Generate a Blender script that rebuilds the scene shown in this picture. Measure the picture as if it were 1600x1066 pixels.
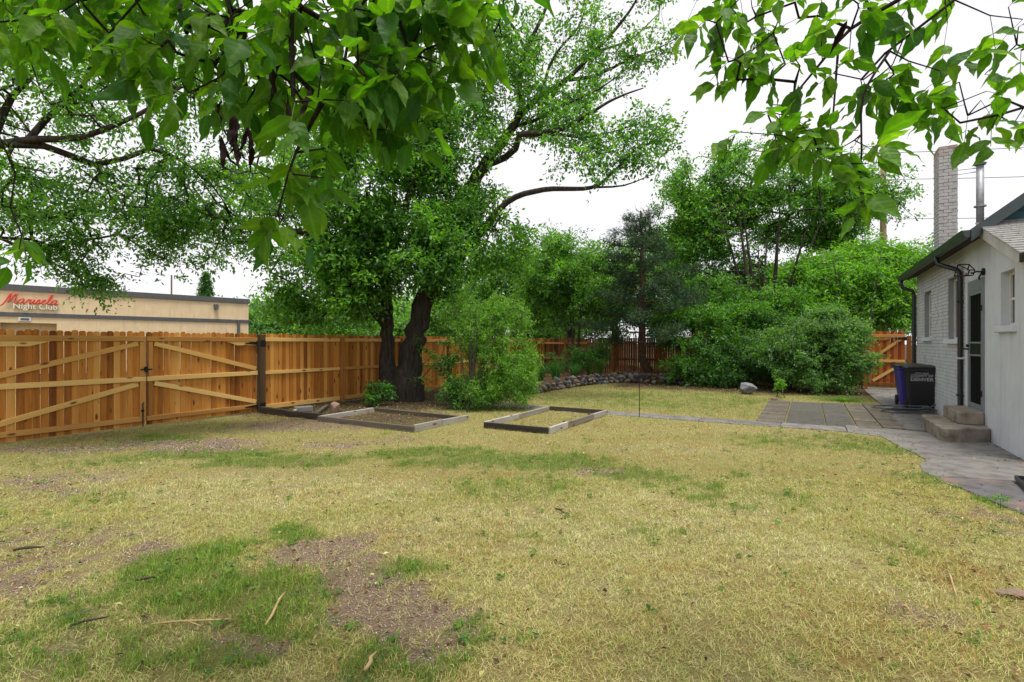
import bpy, bmesh, math, random
import numpy as np
from mathutils import Vector, Matrix

R = math.radians
rng = np.random.default_rng(7)
random.seed(7)
scene = bpy.context.scene
for o in list(bpy.data.objects):
    bpy.data.objects.remove(o, do_unlink=True)
COL = scene.collection

# ------------------------------------------------------------------ camera, sky, sun, exposure
CAMH, F, HOR = 1.61, 800.0, 536.0            # camera height, focal length and horizon in photo pixels
cam_d = bpy.data.cameras.new('camera')
cam_d.sensor_width = 36.0
cam_d.lens = 36.0 * F / 1600.0
cam_d.shift_y = (HOR - 533.0) / 1600.0
cam_d.clip_start = 0.05
cam_d.clip_end = 2000.0
cam = bpy.data.objects.new('camera', cam_d)
cam.location = (0, 0, CAMH)
cam.rotation_euler = (R(90), 0, 0)
COL.objects.link(cam)
scene.camera = cam

SUN_DIR = Vector((0.10, -0.26, 1.0)).normalized()       # towards the sun
world = bpy.data.worlds.new('World')
scene.world = world
world.use_nodes = True
wn = world.node_tree
wn.nodes.clear()
w_out = wn.nodes.new('ShaderNodeOutputWorld')
w_bg = wn.nodes.new('ShaderNodeBackground')
w_sky = wn.nodes.new('ShaderNodeTexSky')
w_sky.sky_type = 'NISHITA'
w_sky.sun_disc = False
w_sky.sun_elevation = math.asin(SUN_DIR.z)
w_sky.sun_rotation = math.atan2(SUN_DIR.x, SUN_DIR.y)
w_mix = wn.nodes.new('ShaderNodeMix')
w_mix.data_type = 'RGBA'
w_mix.inputs[0].default_value = 0.94           # even overcast cloud over the blue sky
w_mix.inputs[7].default_value = (9.6, 9.35, 9.75, 1)
w_tc = wn.nodes.new('ShaderNodeTexCoord')
w_nz = wn.nodes.new('ShaderNodeTexNoise')
w_nz.inputs['Scale'].default_value = 2.2
w_nz.inputs['Detail'].default_value = 4
w_rp = wn.nodes.new('ShaderNodeValToRGB')
w_rp.color_ramp.elements[0].position = .3
w_rp.color_ramp.elements[0].color = (8.7, 8.55, 9.0, 1)
w_rp.color_ramp.elements[1].position = .7
w_rp.color_ramp.elements[1].color = (10.1, 9.85, 10.2, 1)
wn.links.new(w_tc.outputs['Generated'], w_nz.inputs['Vector'])
wn.links.new(w_nz.outputs[0], w_rp.inputs[0])
wn.links.new(w_rp.outputs[0], w_mix.inputs[7])
wn.links.new(w_sky.outputs[0], w_mix.inputs[6])
wn.links.new(w_mix.outputs[2], w_bg.inputs[0])
w_bg.inputs[1].default_value = 0.068
wn.links.new(w_bg.outputs[0], w_out.inputs[0])

sun_d = bpy.data.lights.new('sun', 'SUN')
sun_d.energy = 2.4
sun_d.angle = R(20)
sun_d.color = (1.0, 0.95, 0.86)
sun = bpy.data.objects.new('sun', sun_d)
sun.rotation_euler = SUN_DIR.to_track_quat('Z', 'Y').to_euler()
sun.location = SUN_DIR * 60
COL.objects.link(sun)

vs = scene.view_settings
vs.view_transform = 'Standard'
vs.look = 'None'
vs.exposure = 0.80
vs.gamma = 1.0
vs.use_curve_mapping = False
scene.render.engine = 'CYCLES'
cy = scene.cycles
cy.max_bounces = 7
cy.diffuse_bounces = 3
cy.glossy_bounces = 2
cy.transmission_bounces = 5
cy.transparent_max_bounces = 4
cy.use_denoising = True
try:
    cy.denoiser = 'OPENIMAGEDENOISE'
except Exception:
    pass
cy.sample_clamp_indirect = 6.0

# ------------------------------------------------------------------ places: yard frame and sight lines
D1 = np.array([0.5, 0.8660254, 0.0])          # along the house and the long fence
D2 = np.array([0.8660254, -0.5, 0.0])         # across the yard, towards the house
ROT = R(60)


def AB(a, b, z=0.0):
    return Vector(D1 * a + D2 * b + np.array([0, 0, z]))


def W(px, py, Y):
    return np.array([(px - 800.0) / F * Y, Y, CAMH - (py - HOR) / F * Y])


def G(px, py):
    Y = CAMH * F / (py - HOR)
    return np.array([(px - 800.0) / F * Y, Y, 0.0])


# ------------------------------------------------------------------ object helpers
def tag(o, label=None, cat=None, group=None, kind=None):
    if label: o['label'] = label
    if cat: o['category'] = cat
    if group: o['group'] = group
    if kind: o['kind'] = kind
    return o


def empty(name, loc=(0, 0, 0), rz=0.0, label=None, cat=None, group=None, parent=None):
    o = bpy.data.objects.new(name, None)
    o.empty_display_size = 0.2
    COL.objects.link(o)
    o.location = loc
    o.rotation_euler = (0, 0, rz)
    if parent: o.parent = parent
    return tag(o, label, cat, group)


def link(name, me, mat=None, parent=None, loc=None, rot=None, scl=None):
    o = bpy.data.objects.new(name, me)
    COL.objects.link(o)
    if mat is not None and len(me.materials) == 0:
        me.materials.append(mat)
    if parent: o.parent = parent
    if loc is not None: o.location = loc
    if rot is not None: o.rotation_euler = rot
    if scl is not None: o.scale = scl
    return o


def mesh_np(name, v, f, smooth=False, attrs=None):
    """v (N,3); f (M,k) one polygon size; attrs {name: (N,4) colour}"""
    me = bpy.data.meshes.new(name)
    v = np.ascontiguousarray(v, dtype=np.float32)
    f = np.ascontiguousarray(f, dtype=np.int32)
    m, k = f.shape
    me.vertices.add(len(v))
    me.vertices.foreach_set('co', v.ravel())
    me.loops.add(m * k)
    me.loops.foreach_set('vertex_index', f.ravel())
    me.polygons.add(m)
    me.polygons.foreach_set('loop_start', np.arange(0, m * k, k, dtype=np.int32))
    me.polygons.foreach_set('loop_total', np.full(m, k, dtype=np.int32))
    if smooth:
        me.polygons.foreach_set('use_smooth', np.ones(m, dtype=bool))
    if attrs:
        for n, c in attrs.items():
            a = me.attributes.new(n, 'FLOAT_COLOR', 'POINT')
            a.data.foreach_set('color', np.ascontiguousarray(c, dtype=np.float32).ravel())
    me.update(calc_edges=True)
    return me


class MB:
    """collects polygons for one mesh"""
    def __init__(self):
        self.v, self.f = [], []

    def add(self, vs_, fs):
        n = len(self.v)
        self.v += [tuple(p) for p in vs_]
        self.f += [tuple(i + n for i in q) for q in fs]
        return self

    def box(self, x0, x1, y0, y1, z0, z1, m=None):
        p = [(x, y, z) for z in (z0, z1) for y in (y0, y1) for x in (x0, x1)]
        if m is not None: p = [m @ Vector(q) for q in p]
        return self.add(p, [(0, 2, 3, 1), (4, 5, 7, 6), (0, 1, 5, 4), (2, 6, 7, 3), (0, 4, 6, 2), (1, 3, 7, 5)])

    def prism(self, pts, d):
        """pts: 3D polygon; d: extrusion vector"""
        n = len(pts)
        p = [Vector(q) for q in pts]
        d = Vector(d)
        return self.add(p + [q + d for q in p],
                        [tuple(range(n))[::-1], tuple(range(n, 2 * n))] +
                        [(i, (i + 1) % n, n + (i + 1) % n, n + i) for i in range(n)])

    def bar(self, a, b, w, h, up=(0, 0, 1)):
        a, b = Vector(a), Vector(b)
        d = (b - a).normalized()
        s = d.cross(Vector(up)).normalized() * (w / 2)
        u = s.cross(d).normalized() * (h / 2)
        p = [a - s - u, a + s - u, a + s + u, a - s + u]
        return self.prism(p, b - a)

    def tube(self, pts, r, n=8, cap=True):
        pts = [Vector(p) for p in pts]
        rs = r if isinstance(r, (list, tuple)) else [r] * len(pts)
        base = len(self.v)
        ref = Vector((0, 0, 1))
        for i, p in enumerate(pts):
            d = (pts[min(i + 1, len(pts) - 1)] - pts[max(i - 1, 0)]).normalized()
            if abs(d.dot(ref)) > 0.95: ref = Vector((1, 0, 0)) if abs(d.x) < 0.9 else Vector((0, 1, 0))
            s = d.cross(ref).normalized()
            u = s.cross(d)
            ref = u
            for k in range(n):
                t = 2 * math.pi * k / n
                self.v.append(tuple(p + (s * math.cos(t) + u * math.sin(t)) * rs[i]))
        for i in range(len(pts) - 1):
            for k in range(n):
                a0, a1 = base + i * n + k, base + i * n + (k + 1) % n
                self.f.append((a0, a1, a1 + n, a0 + n))
        if cap:
            self.f.append(tuple(base + k for k in range(n))[::-1])
            self.f.append(tuple(base + (len(pts) - 1) * n + k for k in range(n)))
        return self

    def mesh(self, name, smooth=False, bevel=0.0):
        me = bpy.data.meshes.new(name)
        me.from_pydata(self.v, [], self.f)
        bm = bmesh.new(); bm.from_mesh(me)
        bmesh.ops.recalc_face_normals(bm, faces=bm.faces)
        if bevel > 0:
            bmesh.ops.bevel(bm, geom=list(bm.edges), offset=bevel, segments=1, affect='EDGES', clamp_overlap=True)
        bm.to_mesh(me); bm.free()
        if smooth:
            me.polygons.foreach_set('use_smooth', np.ones(len(me.polygons), dtype=bool))
        me.update()
        return me

    def build(self, name, mat, parent=None, smooth=False, bevel=0.0, **kw):
        return link(name, self.mesh(name, smooth, bevel), mat, parent, **kw)


# ------------------------------------------------------------------ noise on arrays
_tab = rng.random((256, 256))
_flat = _tab.astype(np.float32).ravel()


def vnoise(x, y, s=0):
    x = np.asarray(x, np.float32) + np.float32((17.3 * s) % 256 + 1024); y = np.asarray(y, np.float32) + np.float32((9.1 * s) % 256 + 1024)
    xi, yi = x.astype(np.int32), y.astype(np.int32)
    fx, fy = x - xi, y - yi
    fx, fy = fx * fx * (3 - 2 * fx), fy * fy * (3 - 2 * fy)
    r0, r1, c0, c1 = (xi & 255) << 8, ((xi + 1) & 255) << 8, yi & 255, (yi + 1) & 255
    a, b = np.take(_flat, r0 | c0), np.take(_flat, r1 | c0)
    c, d = np.take(_flat, r0 | c1), np.take(_flat, r1 | c1)
    a = a + (b - a) * fx
    c = c + (d - c) * fx
    return a + (c - a) * fy


def fbm(x, y, s=0, o=4):
    t, a, n = 0, 1.0, 0
    for i in range(o):
        t = t + a * vnoise(x * 2 ** i, y * 2 ** i, s + i); n += a; a *= 0.5
    return t / n


# ------------------------------------------------------------------ materials
MATS = {}


class NT:
    def __init__(self, name):
        self.m = bpy.data.materials.new(name)
        self.m.use_nodes = True
        self.t = self.m.node_tree
        self.t.nodes.clear()
        self.out = self.t.nodes.new('ShaderNodeOutputMaterial')

    def n(self, typ, **kw):
        nd = self.t.nodes.new('ShaderNode' + typ)
        for k, v in kw.items():
            if k.startswith('i_'):
                nd.inputs[int(k[2:])].default_value = v
            elif k.startswith('in_'):
                nd.inputs[k[3:].replace('_', ' ')].default_value = v
            else:
                setattr(nd, k, v)
        return nd

    def l(self, a, b):
        self.t.links.new(a, b)

    def ramp(self, fac, stops):
        r = self.n('ValToRGB')
        el = r.color_ramp.elements
        while len(el) < len(stops): el.new(0.5)
        for e, (p, c) in zip(el, stops):
            e.position = p
            e.color = (*c, 1) if len(c) == 3 else c
        self.l(fac, r.inputs[0])
        return r.outputs[0]

    def mix(self, fac, a, b, mode='MIX'):
        m = self.n('Mix', data_type='RGBA', blend_type=mode)
        for i, x in ((0, fac), (6, a), (7, b)):
            if hasattr(x, 'links') or hasattr(x, 'is_linked'):
                self.l(x, m.inputs[i])
            else:
                m.inputs[i].default_value = x if i == 0 else ((*x, 1) if len(x) == 3 else x)
        return m.outputs[2]

    def math(self, op, a, b=0.0, clamp=False):
        m = self.n('Math', operation=op, use_clamp=clamp)
        for i, x in enumerate((a, b)):
            if hasattr(x, 'is_linked'): self.l(x, m.inputs[i])
            else: m.inputs[i].default_value = x
        return m.outputs[0]

    def coords(self, scale=(1, 1, 1), kind='Object', rand=0.0):
        tc = self.n('TexCoord')
        mp = self.n('Mapping')
        mp.inputs['Scale'].default_value = scale
        self.l(tc.outputs[kind], mp.inputs['Vector'])
        if rand:
            oi = self.n('ObjectInfo')
            c = self.n('CombineXYZ')
            self.l(self.math('MULTIPLY', oi.outputs['Random'], rand), c.inputs[0])
            self.l(self.math('MULTIPLY', oi.outputs['Random'], rand * 1.7), c.inputs[2])
            self.l(c.outputs[0], mp.inputs['Location'])
        return mp.outputs[0]

    def noise(self, vec, scale, detail=4, rough=0.55, out=0):
        nz = self.n('TexNoise')
        nz.inputs['Scale'].default_value = scale
        nz.inputs['Detail'].default_value = detail
        nz.inputs['Roughness'].default_value = rough
        if vec is not None: self.l(vec, nz.inputs['Vector'])
        return nz.outputs[out]

    def bsdf(self, col, rough=0.7, spec=0.3, metal=0.0, bump=None, bstr=0.3, bdist=0.01):
        b = self.n('BsdfPrincipled')
        if hasattr(col, 'is_linked'): self.l(col, b.inputs['Base Color'])
        else: b.inputs['Base Color'].default_value = (*col, 1)
        if hasattr(rough, 'is_linked'): self.l(rough, b.inputs['Roughness'])
        else: b.inputs['Roughness'].default_value = rough
        b.inputs['Specular IOR Level'].default_value = spec
        b.inputs['Metallic'].default_value = metal
        if bump is not None:
            bp = self.n('Bump')
            bp.inputs['Strength'].default_value = bstr
            bp.inputs['Distance'].default_value = bdist
            self.l(bump, bp.inputs['Height'])
            self.l(bp.outputs[0], b.inputs['Normal'])
        return b.outputs[0]

    def done(self, sh):
        self.l(sh, self.out.inputs[0])
        return self.m


def wood_mat(name, stops, axis, grain=26.0, knots=True, rough=0.75, weather=0.0):
    """sawn timber with grain along axis, colour varying from piece to piece"""
    t = NT(name)
    sc = [1.0, 1.0, 1.0]
    sc[axis] = 0.06
    v = t.coords(tuple(sc), rand=37.0)
    g = t.noise(v, grain, 5, 0.6)
    big = t.noise(v, grain * 0.22, 2, 0.5)
    oi = t.n('ObjectInfo')
    f = t.math('ADD', t.math('MULTIPLY', g, 0.45), t.math('ADD', t.math('MULTIPLY', big, 0.5), t.math('MULTIPLY', t.math('SUBTRACT', oi.outputs['Random'], 0.5), 0.58)))
    c = t.ramp(f, stops)
    if knots:
        sk = [7.0, 7.0, 7.0]
        sk[axis] = 2.6
        kv = t.coords(tuple(sk), rand=91.0)
        vo = t.n('TexVoronoi', feature='F1')
        vo.inputs['Scale'].default_value = 1.0
        t.l(kv, vo.inputs['Vector'])
        kf = t.ramp(vo.outputs['Distance'], [(0.0, (1, 1, 1)), (0.10, (0.9, 0.9, 0.9)), (0.20, (0, 0, 0))])
        c = t.mix(kf, c, (0.11, 0.035, 0.01))
    if weather:
        wz = t.noise(t.coords((1, 1, 1), kind='Object', rand=11), 2.3, 4, 0.6)
        c = t.mix(t.math('MULTIPLY', t.ramp(wz, [(0.42, (0, 0, 0)), (0.7, (1, 1, 1))]), weather), c, (0.16, 0.12, 0.09))
    return t.done(t.bsdf(c, rough, 0.25, bump=g, bstr=0.25, bdist=0.004))


def plain_mat(name, col, rough=0.6, spec=0.4, metal=0.0, var=0.25, scale=9.0, bump=0.1, dirt=None):
    t = NT(name)
    v = t.coords()
    nz = t.noise(v, scale, 5, 0.6)
    lo = tuple(c * (1 - var) for c in col)
    hi = tuple(min(1, c * (1 + var)) for c in col)
    c = t.ramp(nz, [(0.3, lo), (0.7, hi)])
    if dirt:
        dz = t.noise(v, scale * 0.23, 6, 0.65)
        c = t.mix(t.ramp(dz, [(0.45, (0, 0, 0)), (0.72, (1, 1, 1))]), c, dirt)
    return t.done(t.bsdf(c, rough, spec, metal, bump=nz, bstr=bump, bdist=0.01))


def leaf_mat(name, trans=0.45, gain=(1.5, 1.7, 0.6), rough=0.45, spec=0.35):
    """foliage lit from both sides; the colour is each leaf's own"""
    t = NT(name)
    at = t.n('Attribute', attribute_name='tint')
    c = at.outputs['Color']
    b = t.bsdf(c, rough, spec)
    tr = t.n('BsdfTranslucent')
    t.l(t.mix(1.0, c, gain, 'MULTIPLY'), tr.inputs[0])
    m = t.n('MixShader')
    m.inputs[0].default_value = trans
    t.l(b, m.inputs[1]); t.l(tr.outputs[0], m.inputs[2])
    return t.done(m.outputs[0])


M_PICKET = wood_mat('cedar_picket', [(0.15, (0.15, 0.045, 0.008)), (0.38, (0.37, 0.135, 0.020)), (0.6, (0.52, 0.225, 0.042)), (0.85, (0.62, 0.345, 0.095))], 2)
M_RAIL = wood_mat('cedar_rail', [(0.18, (0.36, 0.17, 0.045)), (0.5, (0.58, 0.345, 0.10)), (0.8, (0.68, 0.46, 0.17))], 0, grain=20)
M_POST = wood_mat('cedar_post', [(0.2, (0.20, 0.075, 0.016)), (0.55, (0.40, 0.175, 0.04)), (0.85, (0.52, 0.28, 0.08))], 2, knots=False)
M_POST_DARK = wood_mat('dark_post', [(0.2, (0.03, 0.02, 0.012)), (0.55, (0.075, 0.048, 0.025)), (0.85, (0.14, 0.09, 0.05))], 2, knots=False)
M_PICKET_OLD = wood_mat('weathered_picket', [(0.18, (0.09, 0.026, 0.008)), (0.45, (0.22, 0.07, 0.016)), (0.8, (0.36, 0.13, 0.03))], 2, weather=0.4)
M_RED_PICKET = wood_mat('red_cedar', [(0.18, (0.17, 0.035, 0.008)), (0.45, (0.36, 0.085, 0.016)), (0.8, (0.46, 0.15, 0.03))], 2)
M_GREYBOARD = wood_mat('grey_board', [(0.2, (0.17, 0.15, 0.12)), (0.5, (0.33, 0.31, 0.27)), (0.8, (0.46, 0.44, 0.40))], 0, grain=18, weather=0.35)
M_DARKBOARD = wood_mat('dark_board', [(0.2, (0.025, 0.02, 0.015)), (0.5, (0.07, 0.058, 0.045)), (0.8, (0.14, 0.12, 0.095))], 0, grain=18, knots=False)
M_IRON = plain_mat('black_iron', (0.012, 0.012, 0.014), 0.45, 0.5, 0.4, bump=0.05)
M_STEEL = plain_mat('galvanised_steel', (0.36, 0.37, 0.39), 0.55, 0.4, 0.5, var=0.2)


def concrete_mat(name, base, dark, scale=1.0, red=None):
    t = NT(name)
    v = t.coords(kind='Object', rand=23.0)
    fine = t.noise(v, 60 * scale, 4, 0.7)
    mid = t.noise(v, 5.0 * scale, 6, 0.62)
    c = t.ramp(mid, [(0.28, dark), (0.55, base), (0.8, tuple(min(1, x * 1.18) for x in base))])
    c = t.mix(t.math('MULTIPLY', fine, 0.35), c, tuple(x * 0.55 for x in base))
    if red:
        rz = t.noise(v, 1.6, 4, 0.6)
        c = t.mix(t.ramp(rz, [(0.5, (0, 0, 0)), (0.7, (0.8, 0.8, 0.8))]), c, red)
    oi = t.n('ObjectInfo')
    hs = t.n('HueSaturation')
    t.l(t.math('ADD', t.math('MULTIPLY', oi.outputs['Random'], 0.3), 0.85), hs.inputs['Value'])
    t.l(c, hs.inputs['Color'])
    return t.done(t.bsdf(hs.outputs[0], 0.85, 0.3, bump=t.math('ADD', fine, mid), bstr=0.35, bdist=0.006))


M_CONC = concrete_mat('walk_concrete', (0.185, 0.178, 0.165), (0.075, 0.070, 0.063))
M_CONC_DARK = concrete_mat('stained_concrete', (0.10, 0.097, 0.10), (0.045, 0.042, 0.043), red=(0.22, 0.12, 0.09))
M_PAVER = concrete_mat('paver_stone', (0.135, 0.118, 0.092), (0.055, 0.047, 0.036), 1.6)
M_SLATE = concrete_mat('slate_slab', (0.092, 0.090, 0.076), (0.038, 0.037, 0.031), 2.2)
M_STEP = concrete_mat('step_concrete', (0.27, 0.24, 0.19), (0.085, 0.07, 0.05), 0.9)


# ------------------------------------------------------------------ ground colours (what grows where)
PATCH = [  # photo place, half-size in photo pixels, kind, strength
    (300, 880, 85, 38, 'g', 1.0), (400, 935, 120, 45, 'g', 1.0), (455, 835, 60, 18, 'g', .8), (320, 708, 110, 10, 'g', .75),
    (430, 722, 120, 12, 'g', .7), (250, 688, 70, 9, 'g', .7), (690, 712, 130, 14, 'g', .8), (870, 724, 120, 13, 'g', .85),
    (985, 742, 75, 11, 'g', 1.0), (610, 902, 60, 18, 'g', .85), (330, 1010, 190, 60, 'g', .55), (90, 980, 150, 80, 'g', .45),
    (600, 1045, 90, 30, 'g', .8), (720, 1010, 40, 40, 'g', .6), (800, 760, 120, 25, 'g', .35), (1060, 625, 160, 18, 'g', .35),
    (1260, 690, 140, 16, 'g', .4), (900, 625, 80, 10, 'g', .3), (815, 1000, 16, 8, 'g', 1.0), (850, 1012, 14, 6, 'g', 1.0),
    (1070, 760, 60, 16, 'g', .4), (1400, 850, 60, 22, 'g', .3), (1180, 780, 120, 22, 'g', .35), (1560, 790, 26, 12, 'g', .6),
    (1440, 750, 60, 12, 'g', .45), (120, 720, 120, 14, 'g', .35), (1010, 835, 60, 16, 'g', .3), (1380, 700, 60, 14, 'g', .45),
    (1080, 745, 200, 20, 'g', .2), (160, 780, 80, 12, 'g', .3), (60, 1040, 120, 40, 'g', .4),
    (1330, 624, 60, 4, 'g', 1.0),
    (610, 965, 110, 48, 'd', 1.0), (500, 868, 95, 30, 'd', .95), (550, 915, 75, 40, 'd', .9), (640, 1000, 90, 40, 'd', .7), (120, 870, 180, 65, 'd', .52), (60, 760, 130, 30, 'd', .5), (150, 1000, 180, 50, 'd', .4),
    (270, 697, 190, 12, 'd', .55), (110, 702, 130, 8, 'd', .6), (930, 738, 50, 7, 'd', .7), (480, 664, 110, 10, 'd', .9),
    (560, 690, 120, 8, 'd', .4), (150, 940, 90, 30, 'd', .4), (380, 1030, 60, 20, 'd', .5), (30, 850, 60, 40, 'd', .6),
    (1430, 960, 60, 25, 'd', .35), (1200, 895, 120, 30, 'd', .2), (1530, 810, 70, 16, 'd', .5), (640, 650, 90, 7, 'd', .6),
    (1540, 905, 70, 25, 'o', .9), (1340, 990, 200, 60, 'o', .45), (950, 1000, 160, 50, 'o', .3), (660, 745, 120, 12, 'o', .3),
    (1130, 890, 120, 40, 'o', .3), (1440, 770, 90, 20, 'o', .4), (700, 840, 200, 30, 'o', .2),
    (420, 765, 260, 28, 's', .9), (780, 830, 240, 45, 's', .9), (1080, 800, 180, 40, 's', .8), (900, 930, 200, 40, 's', .5),
    (250, 750, 160, 16, 's', .6), (1250, 860, 160, 30, 's', .5), (1050, 700, 150, 10, 's', .6), (1000, 880, 160, 30, 's', .5),
]
_P = []
for px, py, rx, ry, k, s in PATCH:
    c = G(px, py)
    _P.append((c[0], c[1], rx * c[1] / F, max(ry * c[1] ** 2 / (CAMH * F), 0.05), k, s))


def cover(X, Y):
    """how much green, bare earth, ochre and pale straw there is at a place"""
    X = np.asarray(X, float); Y = np.asarray(Y, float)
    wx = X + 0.5 * (fbm(X * 1.3, Y * 1.3, 3) - 0.5) + 0.22 * (fbm(X * 5, Y * 5, 8) - .5)
    wy = Y + 0.5 * (fbm(X * 1.3, Y * 1.3, 5) - 0.5) + 0.22 * (fbm(X * 5, Y * 5, 9) - .5)
    out = {k: np.zeros_like(X) for k in 'gdos'}
    for cx, cy_, rx, ry, k, s in _P:
        m = np.nonzero((np.abs(wx - cx) < rx * 1.27) & (np.abs(wy - cy_) < ry * 1.27))
        if len(m[0]):
            d = ((wx[m] - cx) / rx) ** 2 + ((wy[m] - cy_) / ry) ** 2
            out[k][m] = np.maximum(out[k][m], s * np.clip(1.35 - d * 0.85, 0, 1))
    fine = fbm(X * 3.1, Y * 3.1, 21)
    tu = fbm(X * 8.5, Y * 8.5, 121, 2)
    gg = out['g'] * (0.5 + 1.5 * fine) + np.clip(fbm(X * .9, Y * .9, 31) - .58, 0, 1) * 1.3
    out['g'] = np.clip(gg * .25 + np.clip((gg + (tu - .5) * 1.5 - .42) * 2.4, 0, 1) * np.clip(gg * 2, 0, 1), 0, 1)
    dd = out['d'] * (0.4 + 1.3 * fbm(X * 2.7, Y * 2.7, 41)) + np.clip(fbm(X * 1.7, Y * 1.7, 51) - .60, 0, 1) * 2.0
    out['d'] = np.clip(dd * .3 + np.clip((dd + (fbm(X * 7, Y * 7, 131, 3) - .5) * 1.4 - .40) * 2.2, 0, 1) * np.clip(dd * 2, 0, 1), 0, 1)
    out['o'] = np.clip(out['o'] * (0.3 + 1.4 * fine) + np.clip(fbm(X * 2.2, Y * 2.2, 61) - .55, 0, 1) * 2.2, 0, 1)
    out['s'] = np.clip(out['s'] * (0.5 + fine) + np.clip(fbm(X * .7, Y * .7, 71) - .5, 0, 1) * 1.2, 0, 1)
    a = .5 * X + .866 * Y
    b = .866 * X - .5 * Y
    lit = np.clip((-8.3 - b) / .8 + (fbm(X * 2, Y * 2, 81) - .5) * 1.4, 0, 1) * np.clip((a - 6.6) / .8, 0, 1)
    lit = np.maximum(lit, np.clip((-7.0 - b) / .9 + (fbm(X * 2, Y * 2, 85) - .5) * 1.2, 0, 1) * np.clip((a - 8.9) / .5, 0, 1) * (a < 13.5))
    lit = np.maximum(lit, np.clip((a - 17.2) / 1.2 + (fbm(X * 2, Y * 2, 83) - .5), 0, 1) * np.clip((b + 7) / 1.0, 0, 1))
    lit = np.maximum(lit, .85 * ((a > 7.1) & (a < 8.75) & (b > -8.7) & (b < -6.15)))
    lit = np.maximum(lit, .12 * ((a > 8.15) & (a < 11.0) & (b > -5.3) & (b < -3.95)))
    out['l'] = np.clip(lit, 0, 1)                    # leaf litter under the trees
    far = np.clip((a - 11.5) / 1.0, 0, 1)
    out['g'] = np.clip(out['g'] + far * 0.22 * fbm(X * 2, Y * 2, 91), 0, 1)
    out['g'] *= 1 - .85 * out['l']
    return out


def mixc(c, w, k):
    return c * (1 - w[:, None]) + np.array(k)[None, :] * w[:, None]


def ground_colour(X, Y):
    w = cover(X, Y)
    c = np.tile(np.array([0.33, 0.29, 0.12]), (len(X), 1))
    c = mixc(c, w['s'] * .8, (0.38, 0.34, 0.17))
    c = mixc(c, w['o'] * .7, (0.30, 0.19, 0.06))
    c = mixc(c, w['g'] * .7, (0.13, 0.17, 0.04))
    c = mixc(c, w['d'] * .9, (0.28, 0.205, 0.155))
    c = mixc(c, w['l'] * .95, (0.085, 0.062, 0.04))
    return c


xs = np.concatenate([[-400, -150, -60, -30, -20], np.arange(-14, 17.01, .09), [22, 32, 60, 150, 400]])
ys = np.concatenate([[-300, -80, -20, -6], np.arange(-1, 27.01, .09), [32, 45, 80, 200, 500, 900]])
gx, gy = np.meshgrid(xs, ys)
gz = (fbm(gx * .8, gy * .8, 2) - .5) * 0.035 + (fbm(gx * 6, gy * 6, 12, 3) - .5) * 0.018
bb = .866 * gx - .5 * gy
aa = .5 * gx + .866 * gy
gz = np.where((np.abs(gx) > 15) | (gy > 26) | (gy < -1), 0, gz)
gz = np.where((bb > .8) | ((aa > 10.7) & (aa < 11.9)), gz * .25, gz)
gz = np.where((bb > 1.5) | ((aa > 11.05) & (aa < 16.1) & (bb > -.8)) | ((aa > 11.08) & (aa < 11.5)), np.minimum(gz, 0) - .012, gz)


def ground_z(X, Y):
    i = np.clip(np.searchsorted(xs, X) - 1, 0, len(xs) - 2)
    j = np.clip(np.searchsorted(ys, Y) - 1, 0, len(ys) - 2)
    u = (X - xs[i]) / (xs[i + 1] - xs[i]); v = (Y - ys[j]) / (ys[j + 1] - ys[j])
    return (gz[j, i] * (1 - u) + gz[j, i + 1] * u) * (1 - v) + (gz[j + 1, i] * (1 - u) + gz[j + 1, i + 1] * u) * v


nx, ny = len(xs), len(ys)
idx = np.arange(nx * ny).reshape(ny, nx)
gf = np.stack([idx[:-1, :-1], idx[:-1, 1:], idx[1:, 1:], idx[1:, :-1]], -1).reshape(-1, 4)
gc = ground_colour(gx.ravel(), gy.ravel())
gc = np.concatenate([gc, np.ones((len(gc), 1))], 1)
t = NT('earth_and_thatch')
at = t.n('Attribute', attribute_name='tint')
v = t.coords()
n1 = t.noise(v, 95, 5, 0.75)
n2 = t.noise(v, 22, 4, 0.65)
c = t.mix(t.ramp(n1, [(0.38, (1, 1, 1)), (0.6, (0, 0, 0))]), at.outputs['Color'], t.mix(1.0, at.outputs['Color'], (0.42, 0.38, 0.34), 'MULTIPLY'))
c = t.mix(t.ramp(n2, [(0.55, (0, 0, 0)), (0.75, (0.5, 0.5, 0.5))]), c, t.mix(1.0, at.outputs['Color'], (1.5, 1.45, 1.35), 'MULTIPLY'))
M_EARTH = t.done(t.bsdf(c, 0.95, 0.1, bump=t.math('ADD', n1, n2), bstr=0.9, bdist=0.02))
ground = link('ground', mesh_np('ground', np.stack([gx.ravel(), gy.ravel(), gz.ravel()], -1), gf, True, {'tint': gc}), M_EARTH)
tag(ground, kind='structure')

# ------------------------------------------------------------------ concrete walk, apron, patio
PATHZ = 0.012


def slab_poly(parent, name, pts_ab, mat, z0=-.06, z1=.03, bevel=.006):
    mb = MB()
    pts = [AB(a, b, z0) for a, b in pts_ab]
    mb.prism(pts, (0, 0, z1 - z0))
    return mb.build(name, mat, parent, bevel=bevel)


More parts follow.
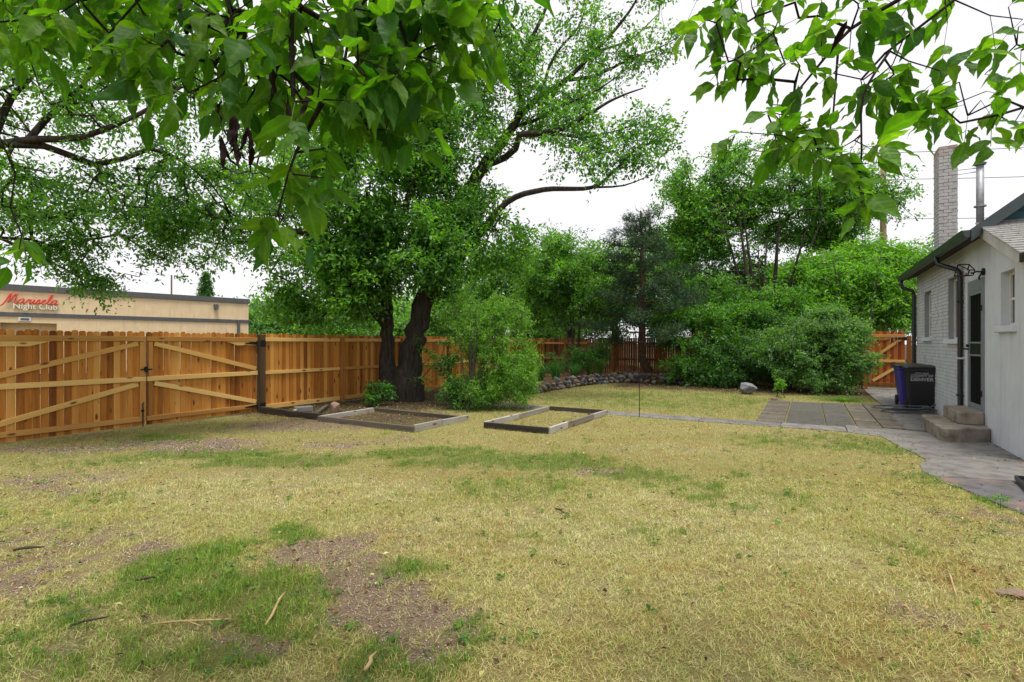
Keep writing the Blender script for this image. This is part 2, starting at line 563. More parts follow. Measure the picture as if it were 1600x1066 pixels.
walk = tag(empty('path'), kind='structure')
bs = [-8.2, -6.6, -5.0, -3.5, -1.95, -.45, .62]
for i in range(len(bs) - 1):
    j = .008
    slab_poly(walk, 'slab', [(11.0 + random.uniform(-.02, .02), bs[i] + j), (11.0 + random.uniform(-.02, .02), bs[i + 1] - j), (11.56, bs[i + 1] - j), (11.58, bs[i] + j)], M_CONC, z1=.017 + random.uniform(-.004, .004))
slab_poly(walk, 'slab', [(10.95, .63), (10.72, 1.1), (9.83, 1.22), (9.83, 2.555), (11.6, 2.555), (11.6, 2.05), (11.85, .63)], M_CONC, z1=.018)
slab_poly(walk, 'slab', [(9.815, 1.23), (9.3, 1.36), (8.87, 1.40), (8.55, 1.28), (8.13, 1.24), (7.86, 1.30), (8.02, 1.9), (8.12, 2.555), (9.815, 2.555)], M_CONC, z1=.015)
slab_poly(walk, 'slab', [(7.84, 1.31), (7.6, 1.33), (7.28, 1.51), (6.8, 1.67), (6.0, 2.0), (5.0, 2.2), (4.2, 2.555), (8.105, 2.555), (8.0, 1.9)], M_CONC_DARK, z1=.012)
slab_poly(walk, 'slab', [(11.615, 2.06), (11.615, 2.555), (14.0, 2.555), (14.0, 1.58), (11.87, 1.58), (11.87, 1.9)], M_CONC, z1=.016)
slab_poly(walk, 'slab', [(14.015, 1.66), (14.015, 2.555), (17.5, 2.555), (17.5, 1.68)], M_CONC, z1=.014)
slab_poly(walk, 'slab', [(17.515, 1.66), (17.515, 2.9), (20.2, 2.95), (20.2, 1.66)], M_CONC, z1=.016)
slab_poly(walk, 'slab', [(20.215, 1.66), (20.215, 2.95), (21.5, 2.95), (21.5, 1.7)], M_CONC, z1=.014)

patio = tag(empty('patio'), kind='structure')
cols = [(-.93, -.40), (.82, 1.22), (1.23, 1.6)]
for ci, (b0, b1) in enumerate(cols):
    a = 11.62 if ci < 2 else 11.9
    while a < 15.7 + .25 * ci:
        L = random.uniform(.26, .36)
        d = random.uniform(-.006, .008)
        slab_poly(patio, 'paver', [(a, b0 + .01), (a, b1 - .01), (a + L - .014, b1 - .01), (a + L - .014, b0 + .01)], M_PAVER, z1=.018 + d)
        a += L
for (a0, a1, b0, b1) in [(11.66, 13.7, -.38, .30), (13.72, 15.9, -.38, .30), (11.66, 13.2, .32, .80), (13.22, 16.0, .32, .80)]:
    slab_poly(patio, 'paver', [(a0, b0), (a0, b1), (a1, b1), (a1, b0)], M_SLATE, z1=.015)


# ------------------------------------------------------------------ timber fence and gates (local x runs along the fence, -y faces the yard)
def picket_mesh(name, w, h, th=.018, ear=.022):
    mb = MB()
    mb.prism([(-w / 2, 0, 0), (w / 2, 0, 0), (w / 2, 0, h - ear), (w / 2 - ear, 0, h), (-w / 2 + ear, 0, h), (-w / 2, 0, h - ear)], (0, th, 0))
    return mb.mesh(name)


PITCH = .1035
PK = [picket_mesh('picket', PITCH - g, 1.79 + dh) for g, dh in ((.005, 0), (.008, .006), (.004, -.006), (.011, .010), (.007, -.01))]
PKO = [picket_mesh('old_picket', .098 - g, 1.79 + dh) for g, dh in ((.012, 0), (.016, .02), (.010, -.015))]
PKR = [picket_mesh('red_picket', .105 - g, 1.9 + dh) for g, dh in ((.004, 0), (.006, .004))]
for m_ in PK: m_.materials.append(M_PICKET)
for m_ in PKO: m_.materials.append(M_PICKET_OLD)
for m_ in PKR: m_.materials.append(M_RED_PICKET)


def pickets(parent, x0, x1, pitch, meshes, z=.035, wav=.006):
    n = max(1, round((x1 - x0) / pitch))
    p = (x1 - x0) / n
    for i in range(n):
        o = link('picket', random.choice(meshes), None, parent, (x0 + (i + .5) * p, random.uniform(0, .008), z + random.uniform(-wav, wav)))
        o.rotation_euler = (random.uniform(-.003, .003), random.uniform(-.005, .005), random.uniform(-.02, .02))
        o.scale = (p / pitch, 1, 1)


def board(parent, name, x0, x1, z0, z1, y0, th, mat, sub=None):
    L, h = x1 - x0, z1 - z0
    o = MB().box(-L / 2, L / 2, -th, 0, -h / 2, h / 2).build(name, mat, parent, bevel=.004)
    o.location = ((x0 + x1) / 2, y0, (z0 + z1) / 2)
    return o


def brace(parent, x0, z0, x1, z1, w, y0, th, mat):
    d = math.hypot(x1 - x0, z1 - z0)
    o = MB().prism([(-d / 2, 0, -w / 2), (d / 2, 0, -w / 2), (d / 2, 0, w / 2), (-d / 2, 0, w / 2)], (0, -th, 0)).build('brace', mat, parent, bevel=.003)
    o.location = ((x0 + x1) / 2, y0, (z0 + z1) / 2)
    o.rotation_euler = (0, -math.atan2(z1 - z0, x1 - x0), 0)
    return o


def strap_hinge(parent, x, z, sgn, y=-.043):
    """black strap hinge pointing along sgn*x"""
    mb = MB()
    s = sgn
    mb.prism([(x, y, z - .035), (x + s * .06, y, z - .03), (x + s * .26, y, z - .012), (x + s * .29, y, z), (x + s * .26, y, z + .012), (x + s * .06, y, z + .03), (x, y, z + .035)], (0, -.006, 0))
    mb.tube([(x - s * .012, y - .006, z - .06), (x - s * .012, y - .006, z + .06)], .014, 8)
    mb.box(x - s * .07, x - s * .015, y - .004, y, z - .06, z + .06)
    h = mb.build('hinge', M_IRON, parent)
    return h


GY = -.001
RAILT = .038


def gate_leaf(name, label, a0, a1, hinge_left):
    e = empty(name, AB(a0, -11.0), ROT, label, 'gate', 'timber driveway gate leaves')
    L = a1 - a0
    pickets(e, 0, L, PITCH, PK, wav=.004)
    board(e, 'rail', .0, L, 1.64, 1.735, GY, RAILT, M_RAIL)
    board(e, 'rail', .0, L, .875, .965, GY, RAILT, M_RAIL)
    board(e, 'rail', .0, L, .115, .205, GY, RAILT, M_RAIL)
    if hinge_left:
        board(e, 'stile', L - .10, L - .003, .21, .87, GY, .034, M_POST)
        board(e, 'stile', L - .10, L - .003, .97, 1.635, GY, .034, M_POST)
        brace(e, .03, 1.02, L - .13, 1.60, .09, GY, .030, M_RAIL)
        brace(e, .03, .26, L - .13, .83, .09, GY, .030, M_RAIL)
        MB().prism([(0, GY, 1.637), (.95, GY, 1.637), (.66, GY, 1.555), (0, GY, 1.555)], (0, -.03, 0)).build('gusset', M_RAIL, e)
        for z in (1.60, .16): strap_hinge(e, .03, z, 1, -.042)
    else:
        board(e, 'stile', .003, .10, .21, .87, GY, .034, M_POST)
        board(e, 'stile', .003, .10, .97, 1.635, GY, .034, M_POST)
        brace(e, .13, 1.60, L - .03, 1.02, .09, GY, .030, M_RAIL)
        brace(e, .13, .83, L - .03, .26, .09, GY, .030, M_RAIL)
        MB().prism([(L, GY, 1.637), (L - .72, GY, 1.637), (L - .48, GY, 1.555), (L, GY, 1.555)], (0, -.03, 0)).build('gusset', M_RAIL, e)
        for z in (1.60, .16): strap_hinge(e, L - .03, z, -1, -.042)
    return e


gl = gate_leaf('driveway_gate', 'cedar driveway gate leaf below the nightclub sign, braces rising away from the picture edge', 2.62, 4.985, True)
gr = gate_leaf('driveway_gate', 'cedar driveway gate leaf hung on the dark post, braces falling towards it', 5.005, 7.28, False)
# latch and drop rod on the leaf by the picture edge
mb = MB()
L_ = 2.365
mb.box(L_ - .10, L_ + .10, -.056, -.044, 1.09, 1.115)
mb.box(L_ - .03, L_ + .02, -.064, -.044, 1.05, 1.16)
mb.tube([(L_ - .04, -.06, 1.10), (L_ - .06, -.09, 1.14)], .008, 6)
mb.build('latch', M_IRON, gl)
mb = MB()
mb.tube([(L_ - .06, -.052, .02), (L_ - .06, -.052, .45), (L_ - .06, -.085, .48)], .010, 8)
mb.box(L_ - .085, L_ - .035, -.05, -.036, .30, .34)
mb.build('drop_rod', M_IRON, gl)
o = MB().tube([(.013, -.03, .05), (.013, -.03, 1.75)], .009, 6).build('edge_rod', M_IRON, gr)

fence = empty('picket_fence', AB(7.28, -11.0), ROT, 'new cedar picket fence running from the dark gate post behind the big tree', 'fence')
FL = 22.0 - 7.28
posts = [.07, 2.45, 4.85, 7.25, 9.65, 12.05, FL - .1]
pickets(fence, .14, FL, PITCH, PK)
for i, x in enumerate(posts):
    if i == 0:
        board(fence, 'post', x - .065, x + .065, 0.0, 1.80, -.002, .13, M_POST_DARK)
    else:
        board(fence, 'post', x - .05, x + .05, 0.0, 1.76, -.002, .10, M_POST)
for i in range(len(posts) - 1):
    xa = posts[i] + (.068 if i == 0 else .052); xb = posts[i + 1] - .052
    board(fence, 'rail', xa, xb, 1.645, 1.735, GY, RAILT, M_RAIL)
    board(fence, 'rail', xa, xb, .875, .955, GY, RAILT, M_RAIL)
    board(fence, 'rail', xa, xb, .06, .17, GY, RAILT, M_RAIL)
for z in (1.6, .16):
    mb = MB()
    mb.box(.0, .135, -.139, -.133, z - .07, z + .07)
    mb.build('hinge_plate', M_IRON, fence)

back = empty('back_fence', AB(22.0, -11.0), R(-30), 'older red-brown picket fence along the back behind the shrubs', 'fence')
BLEN = 12.75
pickets(back, .0, BLEN, .100, PKO, z=.04, wav=.012)
for i, x in enumerate(np.arange(1.2, BLEN, 2.3)):
    board(back, 'post', x - .05, x + .05, 0, 1.74, -.002, .10, M_PICKET_OLD)
for i, x in enumerate(np.arange(.0, BLEN - 1.1, 2.3)):
    x1 = min(x + 2.28, BLEN)
    for z in (1.6, .9, .2):
        o = board(back, 'rail', x, x1, z - .04, z + .04, -.0, .036, M_RAIL if i < 1 else M_PICKET_OLD)
        o.location.y = -.001

sg = empty('side_gate', AB(21.7, 1.84), R(-30), 'red cedar garden gate with diagonal braces beyond the bins', 'gate')
GW = 1.02
pickets(sg, 0, GW, .105, PKR, z=.11, wav=.003)
board(sg, 'rail', 0, GW, 1.80, 1.90, GY, .036, M_POST)
board(sg, 'rail', 0, GW, .94, 1.03, GY, .036, M_RAIL)
board(sg, 'rail', 0, GW, .14, .24, GY, .036, M_POST)
brace(sg, .12, 1.08, GW - .08, 1.76, .09, GY, .030, M_RAIL)
brace(sg, .12, .29, GW - .08, .90, .09, GY, .030, M_RAIL)
MB().prism([(0, GY, 1.797), (.75, GY, 1.797), (.45, GY, 1.70), (0, GY, 1.70)], (0, -.028, 0)).build('gusset', M_POST, sg)
board(sg, 'post', -.16, -.04, 0, 1.98, .06, .11, M_RED_PICKET)
board(sg, 'post', GW + .05, GW + .17, 0, 1.85, .06, .11, M_POST)
board(sg, 'threshold', -.03, GW + .04, .0, .05, .03, .09, M_GREYBOARD)
for z in (1.75, .28): strap_hinge(sg, GW - .02, z, -1, -.04)

# ------------------------------------------------------------------ house (local x along the wall, +y towards the yard)
def stucco_mat(name, col, streak=0.0):
    t = NT(name)
    v = t.coords()
    fine = t.noise(v, 70, 5, 0.7)
    mid = t.noise(v, 2.2, 6, 0.6)
    st = t.noise(t.coords((3.0, 3.0, .35)), 2.0, 5, 0.6)
    c = t.ramp(mid, [(0.3, tuple(x * .86 for x in col)), (0.65, col), (0.85, tuple(min(1, x * 1.06) for x in col))])
    c = t.mix(t.math('MULTIPLY', t.ramp(st, [(0.52, (0, 0, 0)), (0.75, (1, 1, 1))]), .55), c, tuple(x * .62 for x in col))
    return t.done(t.bsdf(c, 0.85, 0.25, bump=t.math('ADD', fine, mid), bstr=0.35, bdist=0.012))


M_STUCCO = stucco_mat('grey_stucco', (0.60, 0.625, 0.67))
M_PAINTBRICK = stucco_mat('painted_brick', (0.55, 0.565, 0.59))
M_MORTAR = stucco_mat('painted_mortar', (0.30, 0.31, 0.33))
M_TRIMWHITE = plain_mat('white_trim', (0.62, 0.61, 0.58), .5, .4, var=.12)
M_FASCIA = plain_mat('fascia_paint', (0.50, 0.49, 0.48), .6, .3, var=.15, dirt=(0.33, 0.31, 0.29))
M_GUTTER = plain_mat('gutter_paint', (0.035, 0.05, 0.052), .35, .5, var=.2)
M_SPOUT = plain_mat('downspout_paint', (0.012, 0.011, 0.015), .35, .5)
M_DOORPAINT = plain_mat('door_paint', (0.20, 0.215, 0.25), .45, .4, var=.12)
M_TEAL = plain_mat('teal_siding', (0.03, 0.10, 0.145), .55, .3, var=.2)
M_SHINGLE = concrete_mat('shingle', (0.30, 0.30, 0.285), (0.17, 0.17, 0.165), 3.0)
M_ROOFDARK = plain_mat('dark_roof', (0.09, 0.09, 0.095), .85, .2, var=.3, scale=30)
M_SOFFIT = plain_mat('soffit', (0.055, 0.05, 0.045), .8, .2)
M_INNER = plain_mat('inner_door_paint', (0.05, 0.042, 0.035), .5, .3)
M_BRASS = plain_mat('brass', (0.5, 0.34, 0.08), .35, .5, .8)
M_CURTAIN = plain_mat('curtain', (0.16, 0.15, 0.125), .9, .1, var=.25, scale=4)
t = NT('window_glass')
M_GLASS = t.done(t.bsdf((0.025, 0.033, 0.033), 0.08, 0.35))
M_GLASS.node_tree.nodes['Principled BSDF'].inputs['Transmission Weight'].default_value = 0.0

house = empty('house', AB(10.95, 2.57), ROT, 'grey painted brick and stucco house with dark gutter and tall chimney', 'house')


def wall_open(name, mat, parent, x0, x1, z0, z1, openings, y=0.0, th=.2):
    """wall sheet with thickness, rectangular openings with reveals"""
    xb = sorted({x0, x1, *[o[0] for o in openings], *[o[1] for o in openings]})
    zb = sorted({z0, z1, *[o[2] for o in openings], *[o[3] for o in openings]})
    mb = MB()
    for i in range(len(xb) - 1):
        for j in range(len(zb) - 1):
            cx, cz = (xb[i] + xb[i + 1]) / 2, (zb[j] + zb[j + 1]) / 2
            if any(o[0] < cx < o[1] and o[2] < cz < o[3] for o in openings): continue
            mb.add([(xb[i], y, zb[j]), (xb[i + 1], y, zb[j]), (xb[i + 1], y, zb[j + 1]), (xb[i], y, zb[j + 1])], [(0, 1, 2, 3)])
    for a, b, c, d in openings:
        for p, q in (((a, c), (b, c)), ((b, c), (b, d)), ((b, d), (a, d)), ((a, d), (a, c))):
            mb.add([(p[0], y, p[1]), (q[0], y, q[1]), (q[0], y - th, q[1]), (p[0], y - th, p[1])], [(0, 1, 2, 3)])
    mb.add([(x0, y, z0), (x0, y - th, z0), (x0, y - th, z1), (x0, y, z1)], [(0, 1, 2, 3)])
    mb.add([(x1, y, z0), (x1, y - th, z0), (x1, y - th, z1), (x1, y, z1)], [(0, 1, 2, 3)])
    me = bpy.data.meshes.new(name); me.from_pydata(mb.v, [], mb.f); me.update()
    return link(name, me, mat, parent)


WIN = [(1.89, 2.98, 1.68, 2.94), (4.68, 5.5, 1.74, 2.87)]
DOOR = (.38, 1.36, .45, 2.72)
WIN3 = (-1.04, -.43, 1.86, 2.68)
SEAM = 1.60
wall_open('stucco_wall', M_STUCCO, house, .28, SEAM, -.05, 3.5, [DOOR], y=.012)
wall_open('stucco_wall', M_STUCCO, house, -1.62, .28, -.05, 2.74, [WIN3], y=.012)
me = bpy.data.meshes.new('stucco_wall'); me.from_pydata([(-1.62, .012, 2.74), (.28, .012, 2.74), (.28, .012, 3.56), (-1.62, .012, 2.82)], [], [(0, 1, 2, 3)]); me.update()
link('stucco_wall', me, M_STUCCO, house)
bw = wall_open('brick_wall', M_MORTAR, house, SEAM, 6.56, -.05, 3.5, WIN, y=0.0)
# painted bricks: too small to pick apart from here, one joined piece
bv, bf = [], []
CH, BL = .076, .215
row = 0
z = .0
mbk = MB()
while z < 3.44:
    x = SEAM + .004 - (BL / 2 if row % 2 else 0)
    while x < 6.56:
        a, b_ = max(x + .005, SEAM + .006), min(x + BL - .005, 6.562)
        segs = [(a, b_)]
        for w0, w1, w2, w3 in WIN:
            if z + CH > w2 - .01 and z < w3 + .01:
                ns = []
                for s0, s1 in segs:
                    if s1 <= w0 or s0 >= w1: ns.append((s0, s1)); continue
                    if s0 < w0: ns.append((s0, w0))
                    if s1 > w1: ns.append((w1, s1))
                segs = ns
        for s0, s1 in segs:
            if s1 - s0 > .03:
                d = .010 + random.uniform(-.004, .005)
                mbk.box(s0, s1, -.004, d, z + .004, z + CH - .006)
        x += BL
    z += CH
    row += 1
o = mbk.build('bricks', M_PAINTBRICK, bw)
tag(o, kind='stuff')
# far, near and rear walls, gables
HW = -8.4
mb = MB()
mb.add([(6.56, 0, -.05), (6.56, HW, -.05), (6.56, HW, 3.5), (6.56, HW / 2, 6.75), (6.56, 0, 3.5)], [(0, 1, 2, 3, 4)])
mb.add([(-1.62, .012, -.05), (-1.62, HW, -.05), (-1.62, HW, 3.2), (-1.62, .012, 2.78)], [(0, 1, 2, 3)])
mb.add([(-1.62, HW, -.05), (6.56, HW, -.05), (6.56, HW, 3.5), (-1.62, HW, 3.5)], [(0, 1, 2, 3)])
mb.build('end_wall', M_STUCCO, house)
# gable siding boards above the lean-to
gable = empty('gable', (0, 0, 0), 0, parent=house)
z = 3.45
while z < 6.6:
    y_edge = .10 - (z + .16 - 3.45) / .8
    y_far = HW + (z + .16 - 3.45) / .8
    if y_edge - .05 <= y_far: break
    mb = MB()
    mb.prism([(.30, y_edge + .2, z), (.30, y_far - .2, z), (.275, y_far - .2, z + .15), (.275, y_edge + .2, z + .15)], (-.02, 0, 0))
    mb = MB()
    ya, yb = y_edge, y_far
    mb.add([(.262, ya + .18, z), (.262, yb - .18, z), (.285, yb, z + .155), (.285, ya, z + .155), (.32, ya + .18, z), (.32, yb - .18, z), (.32, yb, z + .155), (.32, ya, z + .155)],
           [(0, 1, 2, 3), (4, 5, 6, 7), (0, 1, 5, 4), (2, 3, 7, 6), (1, 2, 6, 5), (0, 3, 7, 4)])
    mb.build('siding_board', M_TEAL, gable)
    z += .15
# main roof
EZ, SL = 3.44, .79
def roof_z(y): return EZ + SL * (.30 - y)
YR = HW / 2
roof = MB()
for s in (0, 1):
    def P(x, y, dz):
        zz = roof_z(y) + dz
        yy = y if s == 0 else HW - y
        return (x, yy, zz)
    x0, x1 = -.10, 6.86
    roof.add([P(x0, .30, 0), P(x1, .30, 0), P(x1, YR, 0), P(x0, YR, 0), P(x0, .30, -.07), P(x1, .30, -.07), P(x1, YR, -.07), P(x0, YR, -.07)],
             [(0, 1, 2, 3), (4, 5, 6, 7), (0, 1, 5, 4), (1, 2, 6, 5), (0, 3, 7, 4)])
roof_o = roof.build('roof', M_ROOFDARK, house)
for s in (0, 1):      # rake boards at the near gable
    mb = MB()
    ya, yb = .29, YR
    f_ = (lambda y: y) if s == 0 else (lambda y: HW - y)
    mb.add([(-.13, f_(ya), roof_z(ya) - .02), (-.13, f_(yb), roof_z(yb) - .02), (-.13, f_(yb), roof_z(yb) - .20), (-.13, f_(ya), roof_z(ya) - .20),
            (-.102, f_(ya), roof_z(ya) - .02), (-.102, f_(yb), roof_z(yb) - .02), (-.102, f_(yb), roof_z(yb) - .20), (-.102, f_(ya), roof_z(ya) - .20)],
           [(0, 1, 2, 3), (4, 5, 6, 7), (0, 1, 5, 4), (2, 3, 7, 6), (0, 3, 7, 4), (1, 2, 6, 5)])
    mb.build('rake_board', M_GUTTER, roof_o)
mb = MB()
mb.add([(-.10, .27, EZ - .10), (6.85, .27, EZ - .10), (6.85, .0, EZ - .03), (-.10, .0, EZ - .03)], [(0, 1, 2, 3)])
mb.add([(-.10, .285, EZ - .14), (6.85, .285, EZ - .14), (6.85, .285, EZ + .0), (-.10, .285, EZ + .0)], [(0, 1, 2, 3)])
mb.build('soffit', M_SOFFIT, roof_o)
# gutter: ogee trough
prof = [(.29, .0), (.29, -.12), (.33, -.13), (.375, -.115), (.39, -.07), (.40, -.03), (.41, .0), (.40, .004), (.38, -.03), (.365, -.10), (.33, -.115), (.30, -.11), (.30, .0)]
mb = MB()
mb.prism([(-.10, y, EZ + z_ - .005) for y, z_ in prof], (6.96, 0, 0))
mb.add([(-.10, y, EZ + z_ - .005) for y, z_ in prof[:7]], [tuple(range(7))])
mb.build('gutter', M_GUTTER, roof_o)


def rect_tube(pts, w, mat, name, parent):
    mb = MB()
    mb.tube(pts, w, 8)
    return mb.build(name, mat, parent, smooth=True)


sp1 = rect_tube([(2.14, .34, EZ - .12), (2.14, .34, EZ - .20), (2.10, .32, EZ - .27), (1.80, .09, EZ - .43), (1.74, .065, EZ - .50), (1.735, .06, EZ - .62), (1.735, .06, .42), (1.735, .11, .33)], .042, M_SPOUT, 'downspout', house)
for z in (2.4, 1.32, .62):
    MB().box(1.68, 1.79, .005, .112, z - .015, z + .015).build('strap', M_TRIMWHITE if z == 1.32 else M_SPOUT, sp1)
rect_tube([(6.6, .34, EZ - .12), (6.6, .34, EZ - .22), (6.58, .30, EZ - .32), (6.56, .09, EZ - .42), (6.54, .07, EZ - .52), (6.54, .07, .1), (6.54, .14, .04)], .048, M_SPOUT, 'downspout', house)


def window(parent, x0, x1, z0, z1, yb, sill=True, meeting=True):
    w = empty('window', (0, 0, 0), 0, parent=parent)
    fr = MB()
    tW = .05
    y0, y1 = yb, yb + .045
    fr.box(x0 + .003, x0 + tW, y0, y1, z0 + .003, z1 - .003)
    fr.box(x1 - tW, x1 - .003, y0, y1, z0 + .003, z1 - .003)
    fr.box(x0 + tW, x1 - tW, y0, y1, z1 - tW, z1 - .003)
    fr.box(x0 + tW, x1 - tW, y0, y1, z0 + .003, z0 + tW)
    if meeting:
        zm = (z0 + z1) / 2
        fr.box(x0 + tW, x1 - tW, y0 + .005, y1 - .005, zm - .02, zm + .02)
    fr.build('frame', M_TRIMWHITE, w)
    MB().box(x0 + tW, x1 - tW, y0 + .012, y0 + .018, z0 + tW, z1 - tW).build('pane', M_GLASS, w)
    if sill:
        MB().box(x0 - .09, x1 + .09, -.05, .075, z0 - .09, z0 + .004).build('sill', M_STUCCO if parent is house else M_STUCCO, w, bevel=.008)
    return w


window(house, *WIN[0], -.13, meeting=False)
window(house, *WIN[1], -.13)
window(house, *WIN3, -.13)
# security door
door = empty('door', (0, 0, 0), 0, parent=house)
x0, x1, z0, z1 = DOOR
mb = MB()
mb.box(x0 + .003, x0 + .07, -.10, .03, z0, z1 - .003)
mb.box(x1 - .07, x1 - .003, -.10, .03, z0, z1 - .003)
mb.box(x0 + .07, x1 - .07, -.10, .03, z1 - .20, z1 - .003)
mb.build('jamb', M_DOORPAINT, door)
mb = MB()
sx0, sx1, sz0, sz1 = x0 + .075, x1 - .075, z0 + .02, z1 - .205
for q in ((sx0, sx0 + .05, sz0, sz1), (sx1 - .05, sx1, sz0, sz1), (sx0 + .05, sx1 - .05, sz0, sz0 + .08), (sx0 + .05, sx1 - .05, sz1 - .06, sz1), (sx0 + .05, sx1 - .05, 1.38, 1.41), (sx0 + .05, sx1 - .05, 1.60, 1.63)):
    mb.box(q[0], q[1], .0, .034, q[2], q[3])
mb.build('door_frame', M_DOORPAINT, door)
MB().box(x0 + .07, x1 - .07, -.10, -.08, z0, z1 - .2).build('inner_door', M_INNER, door)
for i in range(7):
    x = sx0 + .05 + (i + .7) * (sx1 - sx0 - .1) / 7.4
    for q0, q1 in ((sz0 + .08, 1.38), (1.63, sz1 - .06)):
        MB().box(x - .006, x + .006, .008, .026, q0, q1).build('bar', M_IRON, door)
mb = MB()
mb.box(sx0 + .05, sx1 - .05, .004, .02, 1.41, 1.60)
lk = mb.build('lock_plate', M_IRON, door)
MB().box(sx0 + .052, sx0 + .085, .0205, .03, 1.42, 1.59).build('lock_edge', M_BRASS, lk)
mb = MB()
mb.tube([(sx1 - .02, .034, 1.50), (sx1 - .02, .09, 1.50), (sx1 + .06, .10, 1.50)], .016, 8)
mb.tube([(sx1 - .02, .034, 1.56), (sx1 - .02, .07, 1.56)], .028, 10)
mb.build('handle', M_IRON, lk)
for z in (2.2, .75): MB().tube([(sx0 - .004, .034, z - .05), (sx0 - .004, .034, z + .05)], .012, 8).build('hinge', M_IRON, door)

# lean-to roof over the stucco part, shingle courses laid downhill
lean = empty('lean_to_roof', (0, 0, 0), 0, parent=house)
LX0, LX1, LZ0, LZ1 = .26, -1.80, 3.60, 2.80
lz = lambda x: LZ0 + (LX0 - x) / (LX0 - LX1) * (LZ1 - LZ0)
mb = MB()
mb.add([(LX0, .14, lz(LX0) - .02), (LX1, .14, lz(LX1) - .02), (LX1, HW, lz(LX1) - .02), (LX0, HW, lz(LX0) - .02)], [(0, 1, 2, 3)])
mb.add([(LX0, .14, lz(LX0) - .05), (LX1, .14, lz(LX1) - .05), (LX1, HW, lz(LX1) - .05), (LX0, HW, lz(LX0) - .05)], [(0, 1, 2, 3)])
deck = mb.build('deck', M_SOFFIT, lean)
x = LX1 - .03
k = 0
mb = MB()
while x < LX0 - .02:
    y = .165 + (.11 if k % 2 else 0)
    while y > HW:
        wd = random.uniform(.17, .30)
        ya, yb = min(y, .165), y - wd + .006
        if ya - yb > .02:
            d = random.uniform(0, .006)
            xx = x + random.uniform(-.008, .008)
            xb = min(xx + .20, LX0)
            mb.add([(xx, ya, lz(xx) + .016 + d), (xx, yb, lz(xx) + .016 + d), (xb, yb, lz(xb) - .012), (xb, ya, lz(xb) - .012), (xx, ya, lz(xx) - .006), (xx, yb, lz(xx) - .006)],
                   [(0, 1, 2, 3), (0, 1, 5, 4), (0, 4, 3), (1, 2, 5)])
        y -= wd
    x += .135
    k += 1
o = mb.build('shingles', M_SHINGLE, lean)
tag(o, kind='stuff')
mb = MB()
mb.prism([(LX0 - .05, .145, lz(LX0 - .05) - .02), (LX1 + .02, .145, lz(LX1 + .02) - .02), (LX1 + .02, .145, lz(LX1 + .02) - .19), (LX0 - .05, .145, lz(LX0 - .05) - .19)], (0, -.04, 0))
mb.build('fascia', M_FASCIA, lean)
mb = MB()
mb.prism([(LX1 - .02 - .11, y_, LZ1 - .03) for y_ in ()] or [(LX1 - .02, .17, LZ1 - .02), (LX1 - .02, .17, LZ1 - .14), (LX1 - .10, .17, LZ1 - .14), (LX1 - .13, .17, LZ1 - .02)], (0, HW, 0))
mb.build('gutter', M_SPOUT, lean)
MB().tube([(-.35, .02, 3.25), (-.8, .03, 2.92), (-1.2, .03, 2.80), (-1.6, .03, 2.78), (-1.75, .1, 2.80)], .008, 6).build('cable', M_FASCIA, lean)

# coach lamp, knocked askew
lamp = empty('wall_lamp', AB(10.95 + .40, 2.57, 2.80) + Vector((0, 0, 0)), ROT, 'black coach lamp hanging askew above the barred door', 'lamp')
mb = MB()
mb.tube([(0, .014, 0), (0, .04, 0)], .062, 14)
mb.build('back_plate', M_IRON, lamp)
mb = MB()
mb.tube([(0, .04, 0), (.02, .11, .01), (.06, .17, -.01)], .014, 8)
mb.tube([(-.01, .05, -.02), (-.08, .10, -.10), (-.11, .10, -.13)], .013, 8)
mb.build('arm', M_IRON, lamp)
cage = MB()
ax = Vector((.75, .45, .32)).normalized()
s_ = ax.cross(Vector((0, 0, 1))).normalized(); u_ = s_.cross(ax)
c0 = Vector((.05, .17, 0)); c1 = c0 + ax * .19
ring0 = [c0 + (s_ * a_ + u_ * b_) * .045 for a_, b_ in ((1, 1), (-1, 1), (-1, -1), (1, -1))]
ring1 = [c1 + (s_ * a_ + u_ * b_) * .10 for a_, b_ in ((1, 1), (-1, 1), (-1, -1), (1, -1))]
for k in range(4):
    cage.tube([ring0[k], ring1[k]], .009, 6)
    cage.tube([ring1[k], ring1[(k + 1) % 4]], .010, 6)
    cage.tube([ring0[k], ring0[(k + 1) % 4]], .009, 6)
cage.build('cage', M_IRON, lamp)
t = NT('lamp_glass'); M_LAMPGLASS = t.done(t.bsdf((0.45, 0.46, 0.45), .2, .5))
mb = MB(); mb.tube([c0, c0 + ax * .06, c0 + ax * .13], [.012, .03, .02], 8)
mb.build('bulb', M_LAMPGLASS, lamp, smooth=True)

# chimney of painted bricks (each brick a piece), bare red brick at the top
t = NT('chimney_brick')
v = t.coords(kind='Object', rand=19)
oi = t.n('ObjectInfo')
geo = t.n('NewGeometry')
sp = t.n('SeparateXYZ'); t.l(geo.outputs['Position'], sp.inputs[0])
nz = t.noise(t.coords(kind='Object', rand=5), 9, 5, .65)
wear = t.math('ADD', t.math('MULTIPLY', t.math('SUBTRACT', sp.outputs[2], 6.16), 3.6), t.math('MULTIPLY', t.math('SUBTRACT', nz, .42), 1.4))
wear = t.math('ADD', wear, t.math('MULTIPLY', t.math('SUBTRACT', oi.outputs['Random'], .6), .9), True)
red = t.ramp(oi.outputs['Random'], [(0, (.20, .075, .045)), (.5, (.30, .13, .08)), (1, (.36, .20, .13))])
pnt = t.ramp(nz, [(.3, (.36, .355, .35)), (.6, (.47, .465, .46))])
M_CHIM = t.done(t.bsdf(t.mix(wear, pnt, red), .85, .2, bump=nz, bstr=.3, bdist=.008))
